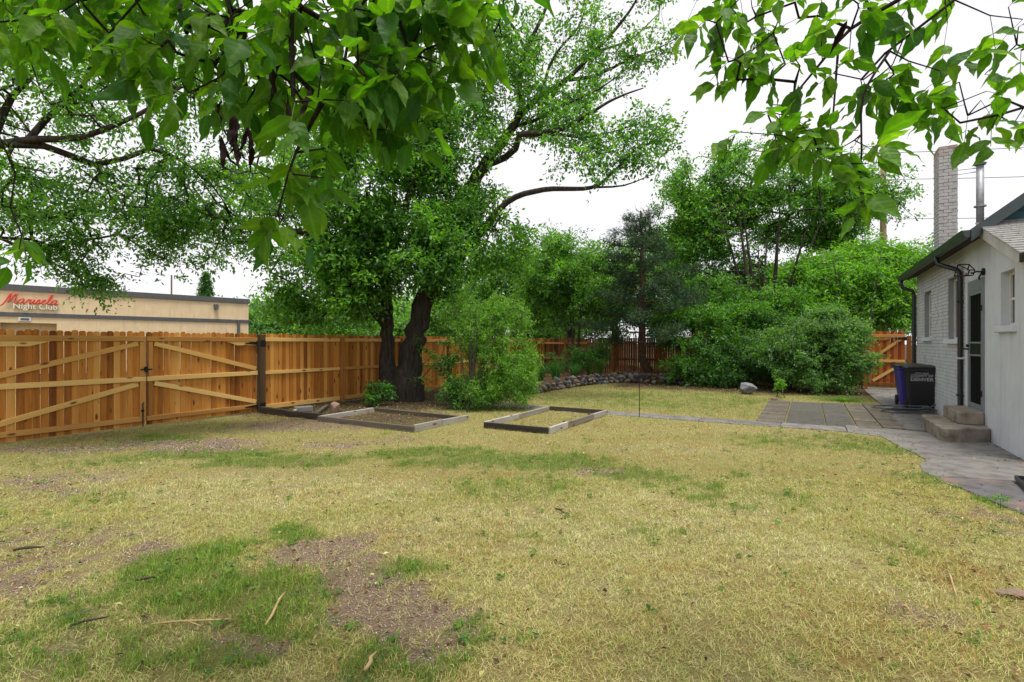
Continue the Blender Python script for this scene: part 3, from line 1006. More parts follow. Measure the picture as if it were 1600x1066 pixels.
# stands in the roof just inside the wall
chim = empty('chimney', (5.2, -.35, 3.6), 0, parent=house)
CW, CD = .36, .58                        # across (y), along (x)
ctop = 6.34 - 3.6
MB().box(-CD / 2 + .012, CD / 2 - .012, -CW / 2 + .012, CW / 2 - .012, -.1, ctop - .03).build('core', M_MORTAR, chim)
z, k = 0.0, 0
BM = {}
def brick_mesh(l, w, h):
    key = (round(l, 3), round(w, 3), round(h, 3))
    if key not in BM:
        BM[key] = MB().box(-l / 2, l / 2, -w / 2, w / 2, -h / 2, h / 2).mesh('brick', bevel=.004)
        BM[key].materials.append(M_CHIM)
    return BM[key]
while z < ctop - .05:
    h = .072
    lay = []
    if k % 2 == 0:
        for i in range(3): lay += [((-CD / 2 + (i + .5) * CD / 3), s * (CW / 2 - .045), CD / 3 - .01, .09) for s in (-1, 1)]
        lay += [(s * (CD / 2 - .045), 0, .09, CW - .19) for s in (-1, 1)]
    else:
        for s in (-1, 1):
            lay += [(s * (CD / 2 - .045), q * (CW / 4), .09, CW / 2 - .008) for q in (-1, 1)]
            lay += [((q * (CD / 4 - .045)), s * (CW / 2 - .045), CD / 2 - .10, .09) for q in (-1, 1)]
    for bx, by, l, w in lay:
        o = link('brick', brick_mesh(l, w, h), None, chim, (bx + random.uniform(-.003, .003), by + random.uniform(-.003, .003), z + h / 2))
    z += .081
    k += 1
# metal flue beside it, strapped to the chimney by two rods
flue = empty('flue_pipe', (0, 0, 0), 0, parent=house)
fl = (5.24, -1.0)
MB().tube([(fl[0], fl[1], 4.3), (fl[0], fl[1], 5.86)], .075, 14).build('pipe', M_STEEL, flue, smooth=True)
MB().tube([(fl[0], fl[1], 4.86), (fl[0], fl[1], 4.89)], .12, 14).build('collar', M_STEEL, flue)
MB().tube([(fl[0], fl[1], 5.86), (fl[0], fl[1], 5.90), (fl[0], fl[1], 5.95)], [.11, .125, .03], 14).build('cap', M_STEEL, flue)
mb = MB()
for dz in (0, .09):
    mb.tube([(fl[0], fl[1] + .08, 5.80 - dz), (5.2, -.35 - CW / 2, 5.80 - dz * 1.2)], .012, 6)
mb.build('stay_rod', M_STEEL, flue)

# concrete steps at the door
steps = empty('door_steps', AB(10.95, 2.57), ROT, 'two worn concrete steps below the barred door', 'steps')
mb = MB()
poly = [(.03, .02), (-.02, .10), (-.36, .62), (-.30, .68), (-.22, .70), (1.35, .70), (1.52, .66), (1.60, .55), (1.60, .02)]
mb.prism([(x, y, 0.0) for x, y in poly], (0, 0, .235))
mb.build('lower_step', M_STEP, steps, bevel=.012)
mb = MB()
poly = [(.36, .02), (.34, .33), (.38, .37), (1.40, .37), (1.46, .33), (1.46, .02)]
mb.prism([(x, y, .237) for x, y in poly], (0, 0, .21))
mb.build('upper_step', M_STEP, steps, bevel=.012)

# ------------------------------------------------------------------ wheelie bins and hose
M_BINBLACK = plain_mat('black_plastic', (0.010, 0.010, 0.012), .42, .4, var=.15, bump=.06)
M_BINPURPLE = plain_mat('purple_plastic', (0.045, 0.033, 0.22), .42, .4, var=.15)
M_LETTER = plain_mat('moulded_white', (0.5, 0.5, 0.52), .6, .3, var=.3, scale=40)
M_RUBBER = plain_mat('rubber', (0.015, 0.015, 0.016), .7, .3)


def text_obj(name, s, size, mat, parent, loc, rot, align='CENTER', extrude=.002, shear=0.0, off=0.0):
    cu = bpy.data.curves.new(name, 'FONT')
    cu.body = s; cu.size = size; cu.align_x = align; cu.extrude = extrude; cu.shear = shear; cu.offset = off
    tmp = bpy.data.objects.new(name, cu)
    COL.objects.link(tmp)
    bpy.context.view_layer.update()
    me = bpy.data.meshes.new_from_object(tmp.evaluated_get(bpy.context.evaluated_depsgraph_get()))
    bpy.data.objects.remove(tmp)
    me.materials.clear(); me.materials.append(mat)
    o = bpy.data.objects.new(name, me)
    COL.objects.link(o)
    o.parent = parent; o.location = loc; o.rotation_euler = rot
    return o


def bin_(name, label, loc, rz, mat, lidmat, writing):
    e = empty(name, loc, rz, label, 'bin', 'wheelie bins')
    # front faces -y
    mb = MB()
    lv = [(.10, .245, -.29, .26), (.16, .255, -.30, .27), (.60, .305, -.345, .33), (.94, .335, -.37, .37), (.95, .36, -.395, .39), (1.0, .36, -.395, .39)]
    for z, hx, y0, y1 in lv:
        c = .05
        mb.v += [(-hx + c, y0, z), (hx - c, y0, z), (hx, y0 + c, z), (hx, y1, z), (-hx, y1, z), (-hx, y0 + c, z)]
    for i in range(len(lv) - 1):
        for k in range(6):
            mb.f.append((i * 6 + k, i * 6 + (k + 1) % 6, (i + 1) * 6 + (k + 1) % 6, (i + 1) * 6 + k))
    mb.f.append(tuple(range(6))[::-1]); mb.f.append(tuple(range(30, 36)))
    # foot skirt
    mb.box(-.24, .24, -.28, .10, .0, .105)
    mb.build('body', mat, e)
    mb = MB()
    for z, hx, y0, y1 in ((1.004, .375, -.42, .40), (1.03, .38, -.425, .41), (1.055, .35, -.39, .40), (1.085, .20, -.20, .30)):
        c = .07
        mb.v += [(-hx + c, y0, z), (hx - c, y0, z), (hx, y0 + c, z), (hx, y1, z), (-hx, y1, z), (-hx, y0 + c, z)]
    for i in range(3):
        for k in range(6):
            mb.f.append((i * 6 + k, i * 6 + (k + 1) % 6, (i + 1) * 6 + (k + 1) % 6, (i + 1) * 6 + k))
    mb.f.append(tuple(range(6))[::-1]); mb.f.append(tuple(range(18, 24)))
    mb.build('lid', lidmat, e)
    mb = MB()
    mb.tube([(-.30, .47, 1.0), (.30, .47, 1.0)], .018, 8)
    for x in (-.27, 0, .27): mb.box(x - .02, x + .02, .385, .48, .97, 1.01)
    mb.build('handle', lidmat, e)
    for s in (-1, 1):
        wh = MB().tube([(s * .25, .27, .13), (s * .31, .27, .13)], .13, 20).build('wheel', M_RUBBER, e)
        MB().tube([(s * .305, .27, .13), (s * .318, .27, .13)], .06, 12).build('hub', mat, wh)
    if writing:
        sl = math.atan2(.08, .79)
        yy = lambda z: -.30 - (z - .16) / .78 * .072 - .004
        for s, sz, z in (('CITY AND', .055, .875), ('COUNTY OF', .072, .815), ('DENVER', .115, .715)):
            text_obj('lettering', s, sz, M_LETTER, e, (-.035, yy(z), z), (R(90) + sl * .95, 0, 0), off=.0)
    return e


# the black bin stands by the wall corner with its front to the lawn
bin_('wheelie_bin', 'black wheelie bin with white city lettering beside the brick wall', G(1441, 641), R(-34), M_BINBLACK, M_BINBLACK, True)
pb = bin_('wheelie_bin', 'purple wheelie bin half hidden behind the black one', Vector(G(1441, 641)) + Vector((.35, .77, 0)), R(-31), M_BINPURPLE, M_BINBLACK, False)

hose = MB()
hc = G(1408, 645)
pts = []
for i in range(240):
    th_ = i / 240 * 2 * math.pi * 4.6
    r = .30 + .16 * math.sin(th_ * .37) + .05 * math.sin(th_ * 1.9)
    pts.append((hc[0] + .12 + math.cos(th_) * r * 1.5 + .10 * math.sin(th_ * .23), hc[1] + math.sin(th_) * r * .62, .045 + .02 * (i // 40) + .006 * math.sin(th_ * 3.1)))
for i in range(1, 14):
    pts.append((pts[-1][0] + .09, pts[-1][1] + .04 * math.cos(i), .05 + (max(0, i - 6) * .06)))
hose.tube(pts, .017, 7)
M_HOSE = plain_mat('hose', (0.085, 0.09, 0.10), .4, .5)
tag(hose.build('garden_hose', M_HOSE, smooth=True), 'grey garden hose coiled loosely in front of the black bin', 'hose')

# black splash block on the walk at the picture edge
sb = empty('splash_block', AB(7.72, 2.28, .024), ROT, 'black plastic splash block on the stained walk at the wall', 'splash block')
mb = MB()
mb.prism([(-.32, .26, 0), (.30, .20, 0), (.34, -.22, 0), (-.28, -.26, 0)], (0, 0, .02))
mb.build('base', M_BINBLACK, sb)
mb = MB()
mb.bar((-.32, .26, .03), (.30, .20, .035), .025, .045)
mb.bar((.30, .20, .035), (.34, -.22, .035), .025, .045)
mb.bar((-.28, -.26, .03), (.34, -.22, .035), .025, .045)
mb.build('rim', M_BINBLACK, sb)

# ------------------------------------------------------------------ raised timber beds
bed1 = empty('raised_bed', AB(7.1, -8.7), ROT, 'raised bed of grey boards in front of the big trunk', 'raised bed')


def bboard(parent, p, q, h, w, mat, z0=.0):
    """board between two (a,b) corners, local frame of the bed"""
    p, q = Vector((*p, 0)), Vector((*q, 0))
    d = (q - p); L = d.length
    o = MB().box(-L / 2, L / 2, -w / 2, w / 2, 0, h).build('board', mat, parent, bevel=.005)
    o.location = (p + q) / 2 + Vector((0, 0, z0))
    o.rotation_euler = (random.uniform(-.03, .03), random.uniform(-.008, .008), math.atan2(d.y, d.x))
    return o


# bed-local: x along D1, y = -b direction
bboard(bed1, (0.0, -2.55), (0.0, -.02), .112, .05, M_DARKBOARD)
bboard(bed1, (.03, -2.55), (.78, -2.57), .132, .055, M_GREYBOARD)
bboard(bed1, (.80, -2.57), (1.62, -2.60), .122, .055, M_GREYBOARD)
bboard(bed1, (1.60, -2.55), (1.66, .05), .092, .05, M_DARKBOARD)
bboard(bed1, (.03, .02), (1.62, .08), .102, .055, M_GREYBOARD)
MB().box(.74, .80, -2.52, -2.47, 0, .13).build('stake', M_DARKBOARD, bed1)
bed2 = empty('raised_bed', AB(8.15, -5.3), ROT, 'raised bed of grey boards beside the concrete walk', 'raised bed')
bboard(bed2, (0, -1.33), (-.02, .0), .112, .055, M_DARKBOARD)
bboard(bed2, (.03, -1.35), (.75, -1.36), .122, .055, M_GREYBOARD)
bboard(bed2, (.77, -1.36), (2.05, -1.38), .112, .055, M_GREYBOARD)
bboard(bed2, (2.07, -1.38), (2.85, -1.40), .112, .055, M_GREYBOARD)
bboard(bed2, (2.85, -1.35), (2.88, .02), .102, .055, M_DARKBOARD)
bboard(bed2, (.03, .02), (1.35, .03), .112, .055, M_GREYBOARD)
bboard(bed2, (1.37, .03), (2.85, .04), .102, .055, M_GREYBOARD)
MB().box(.73, .78, -1.33, -1.28, 0, .13).build('stake', M_DARKBOARD, bed2)
MB().box(2.02, 2.07, -1.33, -1.28, 0, .12).build('stake', M_DARKBOARD, bed2)
tim = empty('garden_timbers', AB(7.25, -8.75), ROT, 'dark rotting timbers edging the soil beside the gate post', 'timbers')
bboard(tim, (0, .05), (-.02, 1.1), .14, .10, M_DARKBOARD)
bboard(tim, (-.03, 1.12), (.06, 2.1), .15, .11, M_DARKBOARD)
bboard(tim, (.10, .4), (1.4, 1.5), .09, .10, M_DARKBOARD)
bboard(tim, (.15, 1.15), (.9, 1.9), .08, .08, M_GREYBOARD)


# ------------------------------------------------------------------ rocks
def rock_mesh(name, sx, sy, sz, seed, sub=2):
    r_ = np.random.default_rng(seed)
    bm = bmesh.new()
    bmesh.ops.create_icosphere(bm, subdivisions=sub, radius=1.0)
    cuts = [(Vector(r_.normal(size=3)).normalized(), r_.uniform(.42, .78)) for _ in range(11)]
    for vv in bm.verts:
        p = vv.co.copy()
        for n_, d_ in cuts:
            e = p.dot(n_) - d_
            if e > 0: p -= n_ * e * .9
        vv.co = Vector((p.x * sx, p.y * sy, p.z * sz)) * (1 + .05 * r_.normal())
    me = bpy.data.meshes.new(name)
    bm.to_mesh(me); bm.free()
    return me


def rock_mat(name, stops):
    t = NT(name)
    v = t.coords(rand=31)
    n1 = t.noise(v, 7, 6, .65); n2 = t.noise(v, 40, 4, .7)
    oi = t.n('ObjectInfo')
    f = t.math('ADD', oi.outputs['Random'], t.math('MULTIPLY', t.math('SUBTRACT', n1, .5), .3))
    c = t.ramp(f, stops)
    c = t.mix(t.math('MULTIPLY', n2, .5), c, t.mix(1.0, c, (.4, .4, .4), 'MULTIPLY'))
    return t.done(t.bsdf(c, .85, .25, bump=t.math('ADD', n1, n2), bstr=.5, bdist=.02))


M_STONE = rock_mat('wall_stone', [(0, (.09, .095, .11)), (.35, (.17, .175, .19)), (.6, (.24, .22, .20)), (.8, (.28, .20, .15)), (1, (.20, .13, .11))])
M_BOULDER = rock_mat('boulder_stone', [(0, (.20, .215, .24)), (1, (.25, .26, .285))])
M_PINKROCK = rock_mat('pink_rock', [(0, (.30, .19, .14)), (1, (.36, .24, .19))])
RK = [rock_mesh('stone', .17, .12, .105, s) for s in range(8)]
for m_ in RK: m_.materials.append(M_STONE)
swl = empty('stone_wall', G(905, 604), 0, 'low dry stone wall curving round the planting bed', 'wall')
base_px = [(800, 621), (822, 617.5), (845, 614), (870, 609.5), (900, 604.5), (935, 600.5), (968, 598.5), (1003, 598), (1040, 599.5), (1075, 602)]
wp = np.array([G(*p) for p in base_px])
seg = np.concatenate([[0], np.cumsum(np.linalg.norm(np.diff(wp, axis=0), axis=1))])


def wall_at(s):
    return np.array([np.interp(s, seg, wp[:, k]) for k in range(3)])


o0 = np.array(G(905, 604))
for row in range(3):
    s = .1 + row * .11
    while s < seg[-1]:
        p = wall_at(s)
        hh = .08 + row * .12
        if not (row == 2 and s < seg[-1] * .35 and random.random() < .75):
            nrm = np.array([0.25, 1.0, 0]) * (row * .05)
            k = random.uniform(.7, 1.3)
            o = link('stone', random.choice(RK), None, swl, tuple(p - o0 + nrm + np.array([0, random.uniform(-.03, .03), hh + random.uniform(-.02, .02)])),
                     (random.uniform(-.3, .3), random.uniform(-.4, .4), random.uniform(0, 6.28)), (k, k * random.uniform(.85, 1.1), k))
        s += random.uniform(.22, .33)
# raised soil behind the wall
mb = MB()
inner = [tuple(wall_at(s) + np.array([.03, .12, 0])) for s in np.linspace(0, seg[-1], 24)]
outer = [tuple(AB(21.9, b)) for b in np.linspace(-10.9, -2.4, 24)]
rowsN = 8
for i in range(24):
    for k in range(rowsN):
        u = k / (rowsN - 1)
        p = np.array(inner[i]) * (1 - u) + np.array(outer[i]) * u
        zz = .30 if k else .27
        mb.v.append((p[0], p[1], zz + random.uniform(-.02, .03) + (.08 if i > 10 else 0)))
for i in range(23):
    for k in range(rowsN - 1):
        a = i * rowsN + k
        mb.f.append((a, a + rowsN, a + rowsN + 1, a + 1))
for i in range(23):   # front skirt
    n0 = len(mb.v)
    mb.v += [(*inner[i][:2], -.02), (*inner[i + 1][:2], -.02)]
    mb.f.append((i * rowsN, (i + 1) * rowsN, n0 + 1, n0))
n0 = len(mb.v)
M_MULCH = plain_mat('mulch', (0.115, 0.062, 0.035), .95, .1, var=.6, scale=45, bump=.8, dirt=(0.17, 0.15, 0.07))
terr = mb.build('planting_bed', M_MULCH, smooth=True)
tag(terr, kind='structure')

bo = link('boulder', rock_mesh('boulder', .36, .26, .23, 5, 3), M_BOULDER, None, Vector(G(1166, 616)) + Vector((0, 0, .13)), (0, .1, .3))
tag(bo, 'grey boulder lying alone on the lawn before the dark shrubs', 'boulder')
ro = link('rock', rock_mesh('rock', .13, .11, .15, 12, 3), M_PINKROCK, None, Vector(G(524, 643)) + Vector((0, 0, .09)))
tag(ro, 'pinkish upright rock beside the fence post and timbers', 'rock')
ro = link('flat_stone', rock_mesh('flat_stone', .13, .09, .03, 13, 3), M_STONE, None, Vector(G(1588, 932)) + Vector((0, 0, .02)))
tag(ro, 'flat dark stone lying in the dry grass near the picture edge', 'stone')
cb = MB().box(-.2, .2, -.1, .1, 0, .12).build('concrete_block', M_CONC, None, bevel=.012, loc=Vector(G(474, 643)), rot=(0, 0, R(35)))
tag(cb, 'pale concrete block lying against the fence behind dark timbers', 'block')
br = link('broken_brick', MB().box(-.10, .10, -.05, .05, 0, .06).mesh('broken_brick', bevel=.008), M_PINKROCK, None, Vector(G(1210, 626)) + Vector((0, 0, .02)), (0, 0, .5))
tag(br, 'reddish brick piece lying beside the patio corner', 'brick')

# garden stake
st = MB()
p = G(999, 652)
st.tube([(p[0], p[1], -.05), (p[0], p[1], .7), (p[0] - .01, p[1], .95), (p[0] - .05, p[1], .99)], .009, 6)
tag(st.build('garden_stake', M_IRON), 'thin black metal stake standing beside the concrete walk', 'stake')

# ------------------------------------------------------------------ nightclub beyond the fence
M_CLUB = stucco_mat('club_stucco', (0.78, 0.62, 0.39))
M_CLUBTRIM = plain_mat('club_trim', (0.10, 0.105, 0.11), .6, .3, var=.15)
M_RED = plain_mat('sign_red', (0.60, 0.07, 0.05), .4, .4, var=.1)
M_CREAM = plain_mat('sign_cream', (0.75, 0.72, 0.60), .4, .4, var=.1)
M_SIGNSIDE = plain_mat('sign_side', (0.14, 0.07, 0.05), .5, .3)
cl_p1 = np.array([-17.5, 34.0, 0]); cl_d = np.array([0.649, 0.761, 0]); cl_ang = math.atan2(-cl_d[1], -cl_d[0])
club = empty('nightclub', tuple(cl_p1), cl_ang, 'flat-roofed cream nightclub with grey bands beyond the driveway gate', 'building')
# local: x runs from the corner towards the picture edge; +y = away?  (+y local = rot90 of x)
CLH = 4.22
REC = (9.6, 11.7, 0, 2.62)
wl = wall_open('wall', M_CLUB, club, 0, 26, 0, CLH, [REC], y=0, th=.5)
mb = MB()
mb.add([(0, 0, 0), (0, -14, 0), (0, -14, CLH), (0, 0, CLH)], [(0, 1, 2, 3)])
mb.add([(0, 0, CLH - .4), (26, 0, CLH - .4), (26, -14, CLH - .4), (0, -14, CLH - .4)], [(0, 1, 2, 3)])
mb.add([(26, 0, 0), (26, -14, 0), (26, -14, CLH), (26, 0, CLH)], [(0, 1, 2, 3)])
mb.add([(0, -14, 0), (26, -14, 0), (26, -14, CLH), (0, -14, CLH)], [(0, 1, 2, 3)])
mb.add([(REC[0] - .1, -.5, 0), (REC[1] + .1, -.5, 0), (REC[1] + .1, -.5, REC[3]), (REC[0] - .1, -.5, REC[3])], [(0, 1, 2, 3)])
mb.build('side_wall', M_CLUB, club)
MB().box(-.06, 26.06, -14.06, .08, CLH, CLH + .30).build('parapet', M_CLUBTRIM, club)
MB().box(-.02, 26, .003, .05, 2.93, 3.13).build('band', M_CLUBTRIM, club)
MB().box(-.05, -.003, -14, 0.05, 2.93, 3.13).build('band', M_CLUBTRIM, club)
mb = MB(); mb.box(.6, .74, .05, .17, 0, 3.1); mb.build('downpipe', M_CLUBTRIM, club)
fx = MB(); fx.box(1.9, 2.12, .005, .22, 3.80, 4.05); fx.box(1.93, 2.09, .05, .30, 3.73, 3.80)
fx.build('flood_light', M_CLUBTRIM, club)
nb = MB().box(10.6, 11.06, .004, .05, 2.70, 2.90).build('number_sign', M_TRIMWHITE, club)
MB().box(10.66, 10.98, .051, .056, 2.745, 2.855).build('number', M_CLUBTRIM, nb)
# sign: letters face the yard (+y local), reading runs towards -x
sign = empty('nightclub_sign', tuple(np.array(club.location) + np.array([0, 0, 0])), cl_ang, 'red script and cream block letters on the nightclub wall', 'sign')
text_obj('lettering', 'Night Club', .375, M_CREAM, sign, (10.43, .08, 3.33), (R(90), 0, R(180)), extrude=.03, off=.006)
STROKE = {
    'M': [[(-.25, -.25), (-.05, -.30), (.12, .0), (.25, .7), (.33, 1.05), (.38, .5), (.36, .05), (.55, .6), (.75, 1.05), (.78, .5), (.80, .08), (.92, .0), (1.02, .12)]],
    'a': [[(.42, .42), (.25, .5), (.06, .28), (.10, .04), (.28, .05), (.42, .42), (.40, .1), (.50, .0), (.60, .12)]],
    'r': [[(.0, .1), (.14, .48), (.16, .38), (.32, .42), (.28, .12), (.36, .0), (.46, .12)]],
    'i': [[(.0, .1), (.12, .45), (.10, .1), (.18, .0), (.28, .12)], [(.16, .64), (.19, .68)]],
    's': [[(.0, .1), (.18, .52), (.22, .36), (.27, .14), (.14, .0), (.04, .06), (.2, .03), (.40, .12)]],
    'e': [[(.0, .12), (.22, .28), (.26, .44), (.14, .48), (.06, .25), (.10, .03), (.24, .0), (.40, .14)]],
    'l': [[(.0, .12), (.20, .55), (.26, 1.0), (.18, 1.05), (.10, .5), (.12, .06), (.22, .0), (.34, .12)]],
}
adv = {'M': 1.02, 'a': .60, 'r': .46, 'i': .28, 's': .40, 'e': .40, 'l': .34}
x_ = 0.0
SC = 1.0
for ch in 'Marisela':
    for st_ in STROKE[ch]:
        P_ = np.array(st_, float)
        tt = np.linspace(0, len(P_) - 1, (len(P_) - 1) * 5 + 1)
        Q = []
        for u in tt:     # smooth the stroke
            i = min(int(u), len(P_) - 2); f = u - i
            p0, p1, p2, p3 = P_[max(i - 1, 0)], P_[i], P_[i + 1], P_[min(i + 2, len(P_) - 1)]
            Q.append(.5 * ((2 * p1) + (-p0 + p2) * f + (2 * p0 - 5 * p1 + 4 * p2 - p3) * f * f + (-p0 + 3 * p1 - 3 * p2 + p3) * f ** 3))
        Q = np.array(Q)
        pts = [((11.62 - (x_ + q[0] + .25 * q[1]) * .50), .10, 3.60 + q[1] * .46) for q in Q]
        mb = MB(); mb.tube(pts, .034, 6)
        mb.build('letter', M_RED, sign, smooth=True)
    x_ += adv[ch]

# ------------------------------------------------------------------ trees and shrubs
def bark_mat(name, lo, hi, scale=1.0):
    t = NT(name)
    v = t.coords((1, 1, .16))
    n1 = t.noise(v, 16 * scale, 6, .7)
    n2 = t.noise(t.coords(), 3, 4, .6)
    c = t.ramp(n1, [(.35, lo), (.65, hi)])
    c = t.mix(t.math('MULTIPLY', n2, .4), c, lo)
    return t.done(t.bsdf(c, .95, .15, bump=n1, bstr=1.0, bdist=.05))


M_BARK = bark_mat('elm_bark', (.018, .015, .0125), (.085, .072, .06))
M_BARK_GREY = bark_mat('grey_bark', (.05, .042, .034), (.15, .13, .11), 2)
M_BARK_RED = bark_mat('pine_bark', (.07, .04, .028), (.20, .13, .10), 1.5)
M_LEAF = leaf_mat('tree_leaf', .5, (1.9, 2.0, .45), .4, .4)
M_LEAF_THIN = leaf_mat('young_leaf', .5, (1.5, 1.7, .5))
M_NEEDLE = leaf_mat('needle', .15, (1, 1.1, .8), .6, .2)


def catmull(P_, step):
    P_ = np.asarray(P_, float)
    out = []
    for i in range(len(P_) - 1):
        p0, p1, p2, p3 = P_[max(i - 1, 0)], P_[i], P_[i + 1], P_[min(i + 2, len(P_) - 1)]
        n = max(1, int(np.linalg.norm((p2 - p1)[:3]) / step))
        for f in np.arange(n) / n:
            out.append(.5 * ((2 * p1) + (-p0 + p2) * f + (2 * p0 - 5 * p1 + 4 * p2 - p3) * f * f + (-p0 + 3 * p1 - 3 * p2 + p3) * f ** 3))
    out.append(P_[-1])
    return np.array(out)


class Skel:
    """limbs drawn by hand, then twigs grown from the nearest wood to every leaf clump"""
    def __init__(self):
        self.p, self.par, self.r = [], [], []
        self.chains = []

    def limb(self, pts, r0, r1, step=.22, wob=.03, start=None, r=None):
        """pts rows of xyz; joins the nearest existing wood when start is None and wood exists"""
        Q = catmull(pts, step)
        n = len(Q)
        r_ = r if r is not None else np.linspace(r0, r1, n)
        if r is not None: r_ = np.interp(np.linspace(0, 1, n), np.linspace(0, 1, len(r)), r)
        prev = -1
        ids = []
        if self.p and start is not False:
            d = np.linalg.norm(np.array(self.p) - Q[0], axis=1)
            prev = int(np.argmin(d))
        for i in range(n):
            w = rng.normal(size=3) * wob * r_[i] * 4 if 0 < i < n - 1 else 0
            self.p.append(Q[i] + w); self.par.append(prev); self.r.append(float(r_[i]))
            prev = len(self.p) - 1
            ids.append(prev)
        self.chains.append(ids)
        return ids

    def grow(self, targets, step=.3, lift=.1, jit=.06, r0=.006, maxr=.05):
        T = np.asarray(targets, float)
        base = np.array(self.p)
        nb = len(base)
        cap = nb + len(T) * 14 + 10
        P_ = np.zeros((cap, 3)); P_[:nb] = base
        n = nb
        d0 = np.array([np.min(np.sum((base - q) ** 2, 1)) for q in T])
        tips = []
        for k in np.argsort(d0):
            q = T[k]
            dd = np.sum((P_[:n] - q) ** 2, 1)
            j = int(np.argmin(dd))
            L = math.sqrt(dd[j])
            m = min(12, max(1, int(L / step)))
            a = P_[j].copy()
            prev = j
            for i in range(1, m + 1):
                f = i / m
                pt = a * (1 - f) + q * f
                pt[2] += math.sin(f * math.pi) * L * lift
                if i < m: pt += rng.normal(size=3) * jit * min(L, 1.2)
                P_[n] = pt
                self.p.append(pt); self.par.append(prev); self.r.append(r0)
                prev = n
                n += 1
            tips.append(prev)
        # thickness adds up towards the wood that carries it
        acc = np.zeros(n)
        par = self.par
        for i in tips: acc[i] += 1
        for i in range(n - 1, nb - 1, -1):
            if par[i] >= 0: acc[par[i]] += acc[i]
        for i in range(nb, n):
            self.r[i] = min(maxr, r0 * acc[i] ** .42)
        self.nb = nb
        return tips

    def rooted(self):
        """limbs sorted by the stem they grow from"""
        root, out = {}, {}
        for i, q in enumerate(self.par):
            root[i] = i if q < 0 else root[q]
        for ids in self.chains:
            out.setdefault(root[ids[0]], []).append(ids)
        return list(out.values())

    def mesh_chains(self, name, chains, n=14, rough=.10):
        """smooth thick wood"""
        V, Fc = [], []
        P_ = np.array(self.p)
        for ids in chains:
            pts = P_[ids]
            par = self.par[ids[0]]
            rr = np.array([self.r[i] for i in ids])
            if par >= 0 and np.linalg.norm(P_[par] - pts[0]) > 1e-3:
                pts = np.vstack([P_[par], pts]); rr = np.concatenate([[rr[0]], rr])
            m = len(pts)
            ref = np.array([0.31, .95, 0.05])
            base = len(V)
            ph = rng.random() * 10
            for i in range(m):
                d = pts[min(i + 1, m - 1)] - pts[max(i - 1, 0)]
                d = d / (np.linalg.norm(d) + 1e-9)
                s = np.cross(d, ref)
                if np.linalg.norm(s) < .1: s = np.cross(d, np.array([1., 0, 0]))
                s /= np.linalg.norm(s); u = np.cross(s, d); ref = u
                for k in range(n):
                    th = 2 * math.pi * k / n
                    wv = 1 + rough * math.sin(th * 5 + ph + pts[i][2] * .5) + rough * .8 * (vnoise(k * 1.7 + ph, pts[i][2] * 3 + i * .2) - .5) * 2
                    V.append(pts[i] + (s * math.cos(th) + u * math.sin(th)) * rr[i] * wv)
            for i in range(m - 1):
                for k in range(n):
                    a0, a1 = base + i * n + k, base + i * n + (k + 1) % n
                    Fc.append((a0, a1, a1 + n, a0 + n))
        return mesh_np(name, np.array(V), np.array(Fc), True)

    def mesh_twigs(self, name, n=5):
        P_ = np.array(self.p); par = np.array(self.par); r = np.array(self.r)
        e = np.arange(self.nb, len(P_))
        a, b = P_[par[e]], P_[e]
        rb = r[e]; ra = np.where(par[e] >= self.nb, r[par[e]], np.minimum(r[par[e]], rb * 1.3))
        d = b - a
        d /= np.linalg.norm(d, axis=1)[:, None] + 1e-9
        ref = np.where(np.abs(d[:, 2:3]) > .9, np.array([[1., 0, 0]]), np.array([[0, 0, 1.]]))
        s = np.cross(d, ref); s /= np.linalg.norm(s, axis=1)[:, None] + 1e-9
        u = np.cross(s, d)
        V = []
        for end, rad in ((a, ra), (b, rb)):
            for k in range(n):
                th = 2 * math.pi * k / n
                V.append(end + (s * math.cos(th) + u * math.sin(th)) * rad[:, None])
        V = np.stack(V, 1).reshape(-1, 3)
        m = len(e)
        Fc = []
        o = np.arange(m)[:, None] * (2 * n)
        for k in range(n):
            Fc.append(np.concatenate([o + k, o + (k + 1) % n, o + n + (k + 1) % n, o + n + k], 1))
        return mesh_np(name, V, np.concatenate(Fc), True)


def unit(v):
    return v / (np.linalg.norm(v, axis=1)[:, None] + 1e-9)


def leaves_mesh(name, pos, dirv, nrm, L, Wd, tint, fold=.18):
    """one folded kite-shaped leaf per row"""
    n = len(pos)
    d = unit(dirv)
    s = unit(np.cross(d, nrm))
    up = np.cross(s, d)
    L = np.broadcast_to(L, (n,))[:, None]; Wd = np.broadcast_to(Wd, (n,))[:, None]
    b = pos
    tip = pos + d * L - up * L * .12
    mid = pos + d * L * .42
    l = mid + s * Wd * .5 + up * Wd * fold
    r_ = mid - s * Wd * .5 + up * Wd * fold
    V = np.stack([b, r_, tip, l], 1).reshape(-1, 3)
    o = np.arange(n)[:, None] * 4
    Fc = np.concatenate([o + np.array([[0, 1, 2]]), o + np.array([[0, 2, 3]])])
    tint = np.concatenate([tint, np.ones((n, 1))], 1)
    return mesh_np(name, V, Fc, False, {'tint': np.repeat(tint, 4, 0)})


